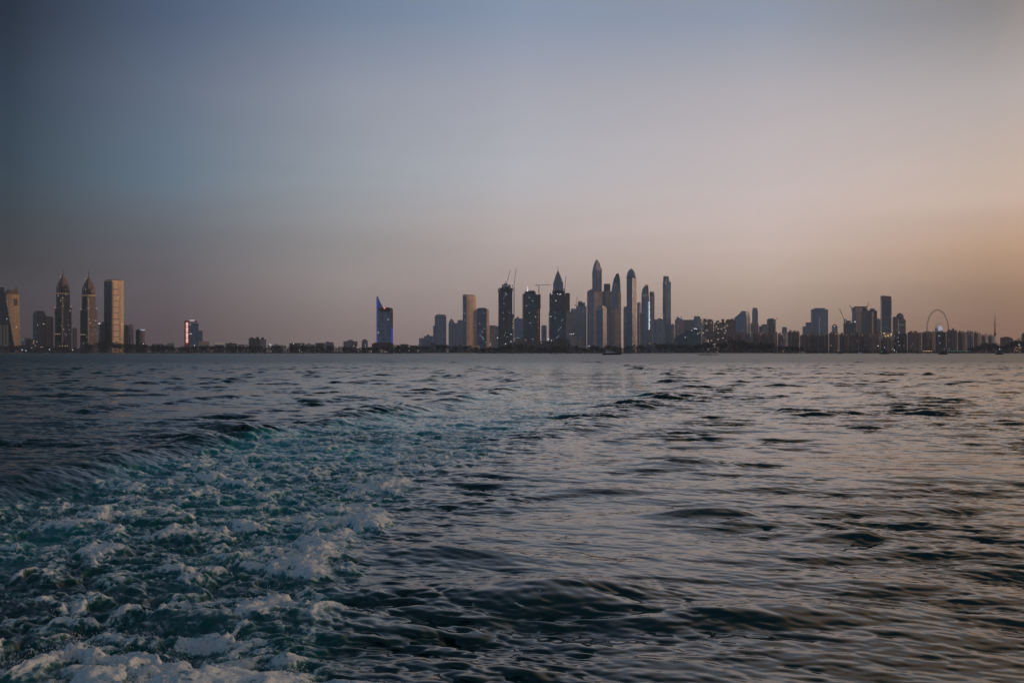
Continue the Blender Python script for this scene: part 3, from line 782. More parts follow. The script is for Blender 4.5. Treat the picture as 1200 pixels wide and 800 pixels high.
for i, (x0, x1, yt) in enumerate(((462, 468, 405), (469, 479, 404), (480, 489, 405.5))):
    low('villa', ('tiny lit house tucked against the black foot of the blue tower', 'wide low house between the blue tower and the hazy stepped block', 'small flat house in front of the hazy stepped block')[i], 2820, x0, x1, yt, 'villad', 'roofd', (), ('win_y', (x0 + 2, yt + 2.2)))

# ---- blue-lit glass tower with the pointed fin
b = tower('solitary glass tower with a blue-lit pointed fin and black base', 2900, xref=450)
b.sec('wall', 'bluegl', [(None, 441.3, 443, 460.4), (362.5, 441.3, 443, 460.4), (360, 441.5, 443, 456.5)])
b.sec('fin', 'steelgl', [(361.5, 441.2, 442.4, 449.5), (354, 441.2, 442, 445.6), (347, 441.2, 441.8, 442.6)], 3)
b.face('edge_strip', 'blueglow', 441.2, 441.9, 347.5, 401, 1.2); b.face('base_light', 'blueglow', 441.6, 445.2, 397, 403, 1.4); b.face('base_light', 'blueglow', 458.4, 460.3, 384, 403, 1.2)
for i in range(6): b.face('fin_light', 'blueglow', 441.8, 443.0 + i * .75, 351 + i * 1.75, 351.8 + i * 1.75, 2.6)
b.box('roof_band', 'roofd', 444, 445, 460, 360.8, 365, -1); b.lights('win_r', [(450.6, 361)], 3, 3); b.face('corner_panel', 'pale', 456.9, 459.2, 362, 366.5, 2.4)
b.face('side_strip', 'redwall', 459.7, 460.5, 366, 401, 1.4)
b.box('base', 'roofd', 435.8, 438, 461.2, 402.4, None, -30); b.box('base_roof', 'roofd', 438, 440, 459, 401.3, 402.4, -24)
b = Bld('tent_pavilion', 'white pyramid tent on the beach below the blue tower', 2620, 448, 'tent')
b.sec('canopy', 'canvas', [(413, 440.5, 445.5, 457), (411.4, 442.5, 445.6, 452), (408.6, 445, 445.3, 446)], rot=45)
b.mast('pole', 'steel', 445.5, 409, 407.6, .4, 8)

# ---- hazy group before the gold slab
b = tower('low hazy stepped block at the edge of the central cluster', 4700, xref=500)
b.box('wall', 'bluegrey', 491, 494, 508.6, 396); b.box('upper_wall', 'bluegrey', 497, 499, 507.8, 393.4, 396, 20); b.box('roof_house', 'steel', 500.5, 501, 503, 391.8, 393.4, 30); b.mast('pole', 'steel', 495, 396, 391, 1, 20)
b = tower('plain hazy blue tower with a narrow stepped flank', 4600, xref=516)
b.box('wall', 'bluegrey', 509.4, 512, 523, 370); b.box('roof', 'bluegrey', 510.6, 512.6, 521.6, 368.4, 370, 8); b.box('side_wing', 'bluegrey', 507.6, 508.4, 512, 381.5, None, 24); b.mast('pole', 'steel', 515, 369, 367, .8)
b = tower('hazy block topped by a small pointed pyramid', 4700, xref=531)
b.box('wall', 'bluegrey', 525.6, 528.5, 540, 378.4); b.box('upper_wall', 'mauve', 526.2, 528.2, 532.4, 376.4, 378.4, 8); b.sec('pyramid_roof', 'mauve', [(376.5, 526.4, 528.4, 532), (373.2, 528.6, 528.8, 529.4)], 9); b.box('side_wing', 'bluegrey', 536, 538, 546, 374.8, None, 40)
b = tower('gold slab tower with a dark narrow flank beside the teal tower', 3700, xref=550)
b.box('wall', 'gold', 542.2, 546.6, 558, 346, rot=50); b.face('glass_flank', 'steelgl', 542.3, 546.5, 347, 403.5, 1.0)
b.box('roof_frame', 'brownd', 542.6, 546.8, 555.4, 345, 346.2, 8, rot=50)
b.box('podium', 'cream', 547.6, 549, 562.4, 404.6, None, -60, rot=30)
b.lights('win_w', [(543, 363), (543.4, 359), (544.2, 351), (543.2, 366)], 1.8, 2)
b = tower('teal glass tower with a cream shoulder, neighbour of the gold slab', 3750, xref=566)
b.sec('wall', 'steelgl', [(None, 557.8, 559.5, 570.6), (362, 557.8, 559.5, 570.6), (360.6, 560, 561.2, 568.8)])
b.sec('side_wall', 'pink', [(None, 569.4, 570.2, 574), (363.2, 569.4, 570.2, 573), (362, 569.8, 570.4, 571.4)], -4, rot=50)
b.lights('win_w', [(565, 389), (563, 393), (567.4, 385), (569, 401), (562, 379)], 2.2, 3)
b = tower('short pinkish block between the teal tower and the building site', 4300, xref=578)
b.box('wall', 'pink', 573.6, 575, 581.4, 381); b.box('core', 'bluegrey', 579, 580, 585, 382, None, 30); b.face('stair_strip', 'slot', 576.2, 577.2, 383, 405, 1)

# ---- tower under construction with two luffing cranes
b = tower('unfinished dark tower with two raised cranes on its roof', 3700, xref=592)
b.box('wall', 'concrete', 584, 586, 600.4, 340); b.box('parapet', 'darkgl', 583.4, 585.8, 601, 337.2, 341.4, -3)
b.box('roof_house', 'concrete', 588, 589, 598.4, 333.6, 337.3, 10); b.box('roof_frame', 'steelpale', 590, 590.6, 594.6, 332, 333.6, 14)
b.fr = (584, 586, 600.4, 3700, 20, 8)
b.face('glass_bay', 'tealgl', 588.8, 590.4, 366, 395, 1.2); b.face('glass_bay', 'tealgl', 595.2, 597.4, 366, 395, 1.2); b.face('hoist_shaft', 'slot', 590.6, 595, 367, 402, 1.0)
b.lights('win_w', [(592, 343), (593, 344.3), (591.8, 346.2), (594, 345), (590.4, 349.4), (590.6, 355.4), (589.2, 366.8), (596.8, 366.4), (590.4, 373.6), (592.6, 390), (591, 392.6), (594, 394.6), (585, 339), (597, 337.5)], 2.4, 2.4)
b.lights('win_w', [(590.4, 335.4), (592.6, 334.8), (594.6, 334.6), (596.4, 335.2)], 2.6, 2.2)
b.face('hoist_mast', 'steelpale', 602.2, 602.9, 336, 396, 1.0); b.box('side_core', 'pink', 599.6, 600, 602, 368, None, 18)
b.lights('lampwarm', [(601.2, 377), (601.4, 381), (601, 384), (602, 374)], 2, 2.4)
crane('steep luffing crane standing on the middle of the unfinished dark tower', 3712, (594, 334), (594.4, 331.2), (597.6, 317), (592.6, 330.2))
crane('steep luffing crane on the outer edge of the unfinished dark tower', 3716, (602.2, 372), (602.4, 335.4), (604.8, 314.2), (600.6, 334.2))
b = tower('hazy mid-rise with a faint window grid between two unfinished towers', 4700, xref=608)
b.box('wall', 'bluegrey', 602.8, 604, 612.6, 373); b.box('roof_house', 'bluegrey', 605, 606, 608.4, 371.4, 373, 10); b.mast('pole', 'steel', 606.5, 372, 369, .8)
b.lights('win_w', [(604.6, 376.5), (606.8, 380), (609, 377.4), (605.4, 385), (609.6, 386)], 2.2, 2)

# ---- second tower under construction
b = tower('blocky dark glass tower with a red concrete side core', 3750, xref=621)
b.box('wall', 'tealgl', 612.2, 613.8, 628.4, 344); b.box('parapet', 'darkgl', 614.6, 616, 627.6, 341.2, 344, 8); b.box('roof_house', 'darkgl', 618.5, 619, 626, 340.4, 341.4, 14)
b.lights('win_w', [(617.2, 343.4), (619.6, 343.4), (621.6, 343.2)], 2.8, 2)
b.mast('roof_light_mast', 'lampw', 618.3, 341.4, 335.4, 1.5, -2)
b.box('side_core', 'brownd', 627.8, 628.4, 633.6, 345, 361, 16); b.box('core_shaft', 'redwall', 628.4, 629, 633, 361, None, 18)
b.lights('win_y', [(630.4, 366), (630.6, 371), (630.8, 384), (630.2, 377)], 1.6, 3.6); b.face('core_strip', 'pale', 630.6, 631.4, 361, 393, 1)
crane('flat-top crane with a long level boom over the blocky glass tower', 3770, (631.6, 345), (631.6, 333.8), (645.5, 333.6), (628.2, 333.8))
b = tower('small hazy block in the gap before the spired tower', 4700, xref=637)
b.box('wall', 'bluegrey', 634.4, 635.4, 640.6, 382); b.box('roof_house', 'mauve', 635.4, 636, 639.4, 380.6, 382, 6)

# ---- podium strip with lights at the foot of the sites
b = Bld('podium_block', 'long low podium with a row of lights below the unfinished towers', 3300, 622)
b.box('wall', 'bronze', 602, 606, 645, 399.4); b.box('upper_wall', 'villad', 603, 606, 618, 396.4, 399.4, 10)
b.lights('win_w', [(613.4, 400.8), (615.8, 400.8), (618, 400.8), (620, 400.9), (622.6, 400.8), (604, 396), (606, 395.8), (608, 395.8)], 2.6, 1.6)
b.lights('win_y', [(614, 406.5), (617, 407), (621.4, 405.6), (638, 404.5)], 3, 2.4)
low('podium_block', 'dark site shed with two bright lamps beneath the spired tower', 3250, 646, 664, 397.4, 'darkgl', 'roofd', ((650, 658, 396.4),), ('lampw', (642.6, 397), (646, 398.8)))
low('podium_block', 'low pale hall with a bright white lit panel', 3250, 664, 684, 397, 'mauve', None, ((668, 676, 393.6),), ('lampw', (668, 391.4), (670, 391.4), (672, 391.2)))

# ---- spired tower wrapped in scaffolding
b = tower('dark tower with a tall glass pyramid spire and scaffolded shoulders', 3700, xref=655)
b.box('lower_wall', 'tealgl', 643, 644.6, 663.4, 365); b.lights('win_w', [(650 + (i * 37 % 11), 366 + (i * 53 % 32)) for i in range(16)], 1.9, 2.0)
b.box('middle_wall', 'concrete', 645, 646.4, 663, 345.4, 365, 6)
b.box('scaffold', 'brownd', 643.8, 644.4, 646, 343.6, 365, 18); b.box('scaffold', 'brownd', 662.4, 663, 667.8, 343.2, 365, 18)
b.box('collar', 'darkgl', 647, 648.4, 662, 340.4, 345.6, 10); b.lights('lampw', [(653.6, 344.4), (656, 345), (657.2, 344.6)], 2.6, 2.2); b.fr = (648, 649, 660, 3716, 10, 5)
b.sec('upper_wall', 'bluegrey', [(345, 648.2, 650.4, 660), (331.5, 648.2, 650.4, 660)], 16)
b.sec('pyramid_roof', 'bluegrey', [(331.6, 648.2, 650.4, 660), (322.5, 651.2, 652.6, 656.6), (317.6, 653.2, 653.6, 654.4)], 16)
b.face('roof_rib', 'pink', 652.6, 654.2, 318, 340, 1.4)
b.mast('spire', 'steelpale', 653.8, 318, 311, 1.5, 30)
crane('short steep crane behind the pyramid spire', 3760, (661.6, 341), (661.8, 339.4), (663.4, 323.6), (660, 338.2), lamp=False)
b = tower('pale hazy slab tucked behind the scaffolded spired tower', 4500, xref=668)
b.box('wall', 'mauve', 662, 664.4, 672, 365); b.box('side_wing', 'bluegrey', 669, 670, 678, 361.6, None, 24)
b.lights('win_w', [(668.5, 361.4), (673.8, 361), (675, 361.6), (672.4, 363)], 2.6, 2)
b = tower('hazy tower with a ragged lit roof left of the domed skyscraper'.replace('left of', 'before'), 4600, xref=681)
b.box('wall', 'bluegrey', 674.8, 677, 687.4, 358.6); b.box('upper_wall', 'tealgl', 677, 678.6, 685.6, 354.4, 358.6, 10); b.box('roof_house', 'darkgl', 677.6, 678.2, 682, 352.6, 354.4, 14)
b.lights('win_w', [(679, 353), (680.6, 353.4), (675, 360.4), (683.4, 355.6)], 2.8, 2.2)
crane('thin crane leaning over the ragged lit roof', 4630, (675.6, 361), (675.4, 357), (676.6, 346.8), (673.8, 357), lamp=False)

# ---- tallest: stepped body with a ribbed dome
b = tower('tallest skyscraper with a square shaft and a stepped ribbed dome', 4700, xref=697)
b.box('lower_wall', 'mauve', 688, 696, 706, 341.6); b.box('roof_house', 'mauve', 689, 696, 705, 339.4, 341.8, 10); b.box('roof_house', 'bluegrey', 692, 696.4, 702, 338.2, 339.6, 16)
b.sec('shaft', 'bluegrey', [(341, 694, 698, 705.4), (317.2, 694, 698, 705.2)], 12)
for q in (694.5, 699.6, 704.4): b.face('corner_rib', 'mauve', q, q + .8, 314, 341, 2.0)
b.sec('dome', 'bluegrey', [(317.4, 694.4, 698, 704.8), (313, 695, 698.2, 704.2), (309, 696.2, 698.6, 703.2), (306.8, 697.2, 699, 702.2)], 14, rot=45)
b.sec('lantern', 'bluegrey', [(307, 697.6, 699, 701.4), (304.4, 697.8, 699, 701.2)], 20, rot=45)
b.lights('win_r', [(705.3, 319.6)], 2, 2)
b = tower('pale slab with a bevelled white cap in front of the tallest skyscraper'.replace('bevelled', 'sloping'), 4300, xref=704)
b.box('wall', 'pale', 698.2, 706.6, 711, 361, rot=60); b.face('glass_flank', 'steelgl', 699.2, 705.4, 363, 405, 1.2); b.sec('roof', 'pale', [(361, 698.8, 706, 710.8), (358.4, 701.4, 705.8, 708.6), (357.4, 703.6, 705, 706)], 3, rot=60)
b = tower('greenish pointed tower wedged between two domed giants', 4750, xref=711)
b.box('wall', 'greygrn', 704.6, 709.4, 717.2, 341); b.sec('roof', 'tealgl', [(341, 707.4, 710, 715.4), (332.4, 707.8, 710, 715)], 8); b.mast('finial', 'steel', 709, 333, 331.2, .9); b.mast('finial', 'steel', 714.4, 333, 331.4, .9)
b = tower('tall tower with a faceted greenish point and one sunlit edge', 4650, xref=722)
b.sec('wall', 'bluegrey', [(None, 716.4, 721.6, 728.2), (341, 716.6, 721.6, 727.2), (331, 718, 721.8, 727)], rot=40); b.face('corner_pier', 'gold', 724.6, 727.8, 342, 404, 1.4)  # sunlit edge put in as a gold-coloured pier
b.sec('crown', 'tealgl', [(331.2, 718.4, 721.8, 726.8), (326.6, 719.2, 722, 726.6), (320.4, 722.4, 723.4, 725)], 5, rot=40); b.mast('spire', 'steelpale', 723.8, 321, 319, .9, 20)
b = tower('slim pink slab at the foot of the faceted pointed tower', 4400, xref=722)
b.box('wall', 'pink', 718.8, 720.8, 724.6, 362.5); b.box('roof_house', 'pink', 720, 721, 723.4, 361, 362.5, 5); b.box('side_wing', 'mauve', 711.6, 713, 719, 366, None, 40)
b = tower('slim blue-grey slab between the pointed tower and the round-topped one', 4800, xref=734)
b.box('wall', 'steelgl', 730.6, 732.2, 734.4, 360.4); b.box('side_wing', 'pale', 733.8, 734.4, 737, 361, None, 5); b.box('roof_house', 'bluegrey', 731.4, 732.4, 735, 359, 360.4, 8)
b = tower('round-topped tower with a bullet dome and a tiny spike', 4650, xref=740)
b.box('wall', 'steelgl', 734.4, 741.2, 746.2, 325.4, rot=52); b.face('corner_pier', 'pink', 742.6, 745.8, 326, 404, 1.5); b.face('band', 'roofd', 734.6, 746, 349, 350, 1.6)
b.rnd('dome', 'steelgl', 740.3, [(326, 5.7), (322, 5.3), (318.6, 4.2), (316, 2.6), (314.6, .9)], 4, 16); b.mast('spike', 'steel', 740.2, 315, 311.8, .8, 24)
b = tower('pinkish slab between the round-topped tower and the sail tower', 4800, xref=750)
b.box('wall', 'bluegrey', 746.6, 748.6, 751, 355); b.box('side_wing', 'pink', 750, 751, 754.4, 367, None, -30); b.box('roof_house', 'bluegrey', 747.6, 748.6, 750.2, 354, 355, 6)
b = tower('sail-shaped tower with a curved crest and a bright vertical light strip', 4500, xref=757)
b.sec('wall', 'steelgl', [(None, 751.6, 754, 764.4), (372, 751.4, 754, 762.6), (345, 751.8, 754, 760.2), (339, 752.6, 754.4, 760), (335.6, 754.6, 755.6, 759.6), (333.4, 757, 757.4, 759.2)])
b.fr = (752, 754, 763, 4500, 10, 6)
for i in range(13): b.face('light_strip', 'stripw', 760.3 + .10 * (i % 2), 761.1 + .2 * (i % 3), 353.5 + i * 2.55, 355.5 + i * 2.55, 2.2)
b.lights('win_r', [(758.2, 334.6)], 1.8, 1.8)
b = tower('slender tower with a reddish top right behind the sail'.replace('right behind', 'rising behind'), 4900, xref=764)
b.box('wall', 'mauve', 761.4, 763, 767, 344.6); b.box('crown', 'copper', 761.2, 762.8, 766.4, 341.8, 347, -2); b.mast('pole', 'steel', 763, 342, 340, .8)
b = tower('tall twisted-looking tower with a stepped notched top', 4600, xref=782)
b.sec('wall', 'steelgl', [(None, 777.6, 781, 787.2), (385, 777, 781, 786.6), (360, 776.6, 780.4, 786), (330, 776.8, 780.2, 786.2)]); b.sec('upper_wall', 'steelgl', [(330.2, 777, 780, 784.6), (323.4, 777.4, 780, 783.6)], 6); b.face('corner_pier', 'pale', 784.8, 786.2, 331, 400, 1.4)
b.lights('win_w', [(786, 338), (786, 346), (785.8, 354), (786, 362), (786.2, 372)], 1.6, 2.4)
b = tower('broad hazy block with a lamp on its roof beside the notched tower', 4300, xref=772)
b.box('wall', 'bluegrey', 765.6, 769, 779.6, 376.4); b.box('roof', 'mauve', 767, 769.6, 778, 374, 376.4, 10); b.box('roof_house', 'bluegrey', 771, 772, 776, 372.8, 374, 14); b.lights('lampw', [(775.4, 372.8)], 2.8, 2.4, 'roof_lamp')
b = tower('faint narrow block standing just after the notched tower', 5000, xref=788)
b.box('wall', 'mauve', 786, 787, 790.6, 380.4); b.box('roof_house', 'mauve', 787, 787.6, 789.4, 379.4, 380.4, 5)

# ---- lower blocks toward the brown cluster
b = tower('hazy block crowned with two white lamps behind the glass pyramid', 4500, xref=795)
b.box('wall', 'mauve', 791, 793.6, 800.4, 374.4); b.sec('crown', 'mauve', [(374.5, 792, 794, 799.6), (371.2, 793.4, 794.6, 798.4)], 6); b.lights('lampw', [(796, 371.6), (797.6, 372.6)], 2.8, 2.4, 'roof_lamp')
b = tower('pale hazy row block of vertical strips after the lamp-crowned one', 4600, xref=806)
b.box('wall', 'pale', 799.6, 801, 812.6, 374.6); [b.face('pier', 'mauve', q, q + 1, 375, 404, 2) for q in (802.4, 805.2, 808, 810.6)]; b.lights('win_w', [(808.4, 373.8), (809.8, 374)], 2.4, 2, 'roof_lamp')
b = tower('blue-grey block with a small raised top after the strip block', 4550, xref=817)
b.box('wall', 'bluegrey', 812.4, 814.6, 822.4, 373.4); b.box('roof_house', 'steelgl', 813.4, 815, 820.4, 370.4, 373.4, 8); b.mast('pole', 'steel', 815, 371, 369, .8)
b = Bld('stepped_building', 'low blue glass building stepping up like a pyramid', 3300, 806)
for i, (x0, x1, yt) in enumerate(((789.6, 822, 396), (791, 821.4, 393.2), (796, 820.8, 390.4), (801, 820.4, 387.6), (808, 819.6, 385.6))):
    b.box('tier', 'tealgl', x0, x0 + 2, x1, yt, None if i == 0 else (396, 393.2, 390.4, 387.6)[i - 1] + .5, i * 6)
b.box('roof_house', 'darkgl', 811, 812, 818, 384.2, 385.8, 28); b.lights('lampw', [(813.6, 385), (815.4, 385.2), (816.6, 385.6)], 3, 2, 'roof_lamp'); b.face('edge_light', 'win_w', 820.2, 821, 397, 401, 1.6)

clab = ('lit brown apartment block with a stepped roof next to the glass pyramid', 'lit brown apartment block in the middle of the warm-windowed cluster', 'lit brown apartment block ending the warm-windowed cluster', 'low lit brown block in front of the warm-windowed cluster')
for i, (x0, x1, yt, ex) in enumerate(((822.6, 836, 375.4, ((824, 828, 373.4), (829, 834.6, 374)),), (836.4, 849.6, 377.6, ((839, 843, 375.6), (845.4, 848.6, 373.8)),), (849.4, 862, 374.8, ((851, 856, 374), (856.4, 861, 373)),), (824, 851, 388.5, ((826, 834, 386.6), (838, 846, 387))))):
    b = low('apartment_block', clab[i], (3900, 3950, 4000, 3600)[i], x0, x1, yt, 'cluster', None, ex)
    for j in range(3):
        q = x0 + (x1 - x0) * (.25 + .26 * j); b.face('balcony_stack', 'brownd', q, q + 1.2, yt + 1, 404, 2.4)
    b.lights('win_y', [(x0 + (x1 - x0) * ((j * 61 % 97) / 97), yt + 1.5 + (j * 37 % 19)) for j in range(7 if i < 3 else 4)], 5.6, 3.4)
    if i == 2: b.lights('lampw', [(851, 387.2)], 5, 4)
b = tower('wedge-roofed grey tower with a sloping top over the brown cluster', 4700, xref=869)
b.sec('wall', 'bluegrey', [(None, 860.4, 873, 879), (372, 860.4, 873, 879), (370.2, 864.5, 873, 879)], rot=60); bmx = b.sec('sloping_roof', 'bluegrey', [(372, 860.6, 872.8, 878.8), (367.8, 866, 872.8, 878.6), (364.2, 869, 872.6, 877.4)], 2, rot=60); b.face('corner_pier', 'pale', 873, 875, 367, 390, 1.4)
b = tower('thin grey tower with a boxed top standing on pink wings', 4700, xref=884)
b.box('wall', 'bluegrey', 881.4, 883, 888.2, 363.4); b.box('crown', 'bluegrey', 881.8, 883.2, 887.4, 360.6, 363.4, 4); b.box('side_wing', 'pink', 879.4, 880.6, 889, 378.6, None, -12); b.box('roof_house', 'pink', 881, 882, 885, 377, 378.6, -8)
b = tower('small hazy block before the teal mid-rise with a crane', 4750, xref=895)
b.box('wall', 'mauve', 892.4, 893.6, 899, 379.8); b.box('side_wing', 'bluegrey', 889.4, 890, 893, 382, None, 20)
b = tower('teal-grey mid-rise with a flat top beside a short crane', 4600, xref=903)
b.box('wall', 'tealgl', 898.6, 900.4, 908.4, 374.4); b.box('roof_house', 'steelgl', 899.6, 901, 907, 373, 374.4, 8); b.lights('win_w', [(901.2, 373.6)], 2, 2)
crane('short crane on the edge of the teal-grey mid-rise', 4620, (908.6, 400), (908.8, 375), (911, 372.4), (907.4, 375), lamp=False)
b = tower('small isolated hazy block with a flat cap', 4900, xref=919)
b.box('wall', 'mauve', 916.4, 917.8, 922.2, 384.4); b.box('roof', 'bluegrey', 916.8, 918, 921.6, 383, 384.4, 3)

# ---- wide block with the pale slot
b = tower('low hazy wing stepping down from the wide block with a slot', 4950, xref=945)
b.box('wall', 'bluegrey', 940.4, 942, 946.4, 382.4); b.box('upper_wall', 'bluegrey', 944, 945.4, 951, 377.6, None, 14)
b = tower('wide flat-topped block split by a tall pale slot', 4850, xref=960)
b.box('wall', 'bluegrey', 950.2, 952, 970.4, 362.2); b.box('roof', 'bluegrey', 953.6, 955, 967, 360.8, 362.2, 8); b.fr = (950.2, 952, 970.4, 4850, 12, 8); b.face('pale_slot', 'canvas', 959.4, 961, 371.5, 394, 1.6)  # slot is a plain white strip
b = Bld('round_turret', 'small domed turret with a lamp above the brown row', 4600, 979, 'tower')
b.rnd('drum', 'pale', 979.2, [(None, 3.2), (383, 3.2)], 0, 12); b.rnd('dome', 'bronze', 979.2, [(383, 3.2), (381.2, 2.6), (380, 1.2), (379.6, .2)], 2, 12); b.lights('lampw', [(977.6, 382.2)], 3, 3, 'roof_lamp')
b = tower('dark unfinished block with floodlights and a leaning crane', 4400, xref=995)
b.box('wall', 'concrete', 988.4, 990.6, 1003, 378.4); b.box('upper_wall', 'darkgl', 990, 991.4, 997.4, 375.8, 378.4, 8); b.mast('column', 'steel', 989.4, 378, 374, 1.2); b.mast('column', 'steel', 996, 376, 372.4, 1.2)
b.face('roof_slab', 'canvas', 991, 994.6, 374, 375.6, 1.5)
b.lights('lampw', [(991.4, 380.2), (996.6, 382.4), (1001.8, 377)], 4.2, 4, 'floodlight'); b.lights('lampw', [(991, 377.6), (993.6, 375)], 2.6, 2.4, 'floodlight')
crane('thin crane leaning back from the dark floodlit block', 4430, (989.4, 379), (989.2, 374), (983.6, 361.4), (991, 374.6), lamp=False)
b = tower('twin-shaded tower pair with a slim crane beside the reddish tower', 4600, xref=1007)
b.sec('wall', 'mauve', [(None, 998.4, 1003, 1009.4), (362, 998.4, 1003, 1009.4), (360, 999.4, 1003, 1008.6)], rot=35); b.box('roof', 'darkgl', 1000, 1003, 1014.4, 358.9, 360.6, 12); b.face('corner_pier', 'pale', 1007.4, 1009.2, 362, 392, 1.2)
b.box('rear_wall', 'greygrn', 1008.6, 1010.4, 1018.6, 363.4, None, 20); b.box('rear_roof', 'darkgl', 1009.6, 1010.8, 1015.6, 360.6, 363.4, 24)
crane('slim crane tilted over the twin-shaded tower pair', 4640, (1016, 364), (1016.2, 359.4), (1018.4, 353.2), (1014.8, 359), lamp=False)
crane('faint crane leaning away from the twin-shaded tower pair', 4660, (998.6, 365), (998, 360.6), (995.4, 357.2), (999.4, 361), lamp=False)
b = tower('reddish tower with a warm gold seam and a roof lamp', 4500, xref=1022)
b.box('wall', 'copper', 1018.2, 1021.4, 1027.8, 363.8, rot=45); b.face('edge_pier', 'gold', 1021.6, 1023.6, 365, 393, 1.6); b.box('roof', 'brownd', 1019.2, 1021.6, 1026.6, 361.4, 363.8, 6, rot=45); b.lights('lampw', [(1025.4, 362.6)], 3.4, 3, 'roof_lamp')
b = tower('low faint block tucked between the reddish tower and the glass slab', 4700, xref=1029)
b.box('wall', 'mauve', 1026.6, 1027.6, 1032, 374.2); b.box('roof_house', 'mauve', 1028, 1028.4, 1030.6, 373, 374.2, 4)
b = tower('tall glass slab with a bright white belt under a brown cap', 4500, xref=1039)
b.box('wall', 'tealgl', 1031.8, 1033.4, 1044.6, 352.2); b.face('corner_pier', 'pale', 1043.6, 1044.8, 352, 390, 1.4); b.face('belt', 'canvas', 1032, 1044.8, 350.9, 352.1, 2.2); b.sec('cap', 'brown', [(351.6, 1031.8, 1033.4, 1044.6), (347.2, 1031.8, 1033.4, 1044.6), (346.4, 1032, 1033.4, 1038)], 2)
b.lights('win_w', [(1040.4, 378.4), (1039, 380.6), (1039, 383), (1033.6, 388), (1034.6, 386.4), (1032.8, 389)], 2.4, 2.4)
b.box('podium', 'cream', 1033.4, 1035, 1046.2, 389.6, None, -40); b.fr = (1033.4, 1035, 1046.2, 4460, 10, 8); b.lights('lampwarm', [(1037.4, 394), (1040.6, 393), (1043.8, 392.6), (1041, 395), (1036, 390.4), (1044.6, 391)], 5, 4)
b = tower('squat twin block with white belts and an arched roof', 4550, xref=1053)
b.box('wall', 'bronze', 1046, 1047.4, 1053.4, 372.4); b.face('belt', 'canvas', 1046, 1053.4, 372.8, 373.9, 1.8); b.face('edge_pier', 'canvas', 1052.4, 1053.3, 374, 391, 1.4); b.box('roof_house', 'bronze', 1046.6, 1047.6, 1052, 371, 372.4, 6)
b.box('rear_wall', 'bronze', 1053, 1054, 1061.4, 374.4, None, 6)
b.rnd('arched_roof', 'bronze', 1056.6, [(375, 4.9), (371, 4.7), (368.4, 3.4), (366.8, 1.6), (366.4, .3)], 8, 14); b.fr = (1053, 1054, 1061.4, 4556, 4, 4); b.face('belt', 'canvas', 1053.6, 1060, 379.6, 380.7, 1.8); b.face('belt', 'stripw', 1049.4, 1053.6, 389.2, 390.2, 3.0); b.face('belt', 'pale', 1054, 1061, 374.6, 375.3, 1.8)

# ---- brown beachfront row
row = [
 (851, 861, 391.6, 'brown', 'brown beachfront block at the foot of the warm-windowed cluster'),
 (861.4, 872, 389.8, 'brown', 'brown beachfront block below the wedge-roofed tower'),
 (872.4, 882, 390.6, 'mauve', 'mauve-brown beachfront block below the thin boxed tower'),
 (882.4, 892, 389.6, 'brown', 'brown beachfront block behind the highest tree clump'),
 (892.4, 901.6, 391, 'brownd', 'dark brown beachfront block below the teal-grey mid-rise'),
 (902, 911, 389.8, 'brown', 'brown beachfront block beneath the short crane'),
 (911.4, 922, 390.8, 'mauve', 'mauve-brown beachfront block below the small isolated block'),
 (922.6, 937, 388.6, 'brown', 'wide brown beachfront block with a lighter flank and raised roof boxes'),
 (937.4, 947.6, 393, 'brownd', 'low dark brown block joining the row under the hazy wing'),
 (948, 959.6, 391, 'brownd', 'dark brown beachfront block below the pale slot'),
 (960, 971, 391.6, 'darkgl', 'blackish beachfront block after the pale slot'),
 (971.4, 983, 390.2, 'brown', 'brown beachfront block beneath the domed turret'),
 (983.4, 995, 391.4, 'brownd', 'dark brown beachfront block beneath the floodlit block'),
 (995.4, 1006, 390.4, 'darkgl', 'blackish beachfront block under the twin-shaded pair'),
 (1006.4, 1017, 391.8, 'brownd', 'dark brown beachfront block before the reddish tower'),
 (1017.4, 1032, 391, 'brown', 'brown beachfront block under the reddish tower'),
 (1032.4, 1047, 396, 'brownd', 'lower brown block in front of the glowing podium'),
 (1047.4, 1063, 391.4, 'darkgl', 'blackish block under the arched roof with small lit patches'),
 (1063.4, 1080, 389.2, 'brown', 'wide brown block short of the wheel, flat roofed'),
 (1080.4, 1096, 389.4, 'brown', 'brown block overlapping the near rim of the wheel'),
 (1096.4, 1108.6, 389, 'darkgl', 'dark block standing in front of the wheel hub'),
 (1109, 1121.6, 387.8, 'brownd', 'tallest block of the row, below the far rim of the wheel'),
 (1122, 1132, 389, 'brown', 'brown block following the wheel with a peaked corner'),
 (1132.4, 1140.6, 388.6, 'mauve', 'light brown block with thin vertical piers near the row end'),
 (1141, 1149.4, 389.8, 'brown', 'brown block second before the end of the row'),
 (1149.8, 1157, 392.6, 'mauve', 'lower block stepping down at the end of the row'),
 (1157.4, 1165, 393.2, 'mauve', 'last low block of the row beside the red mast'),
]
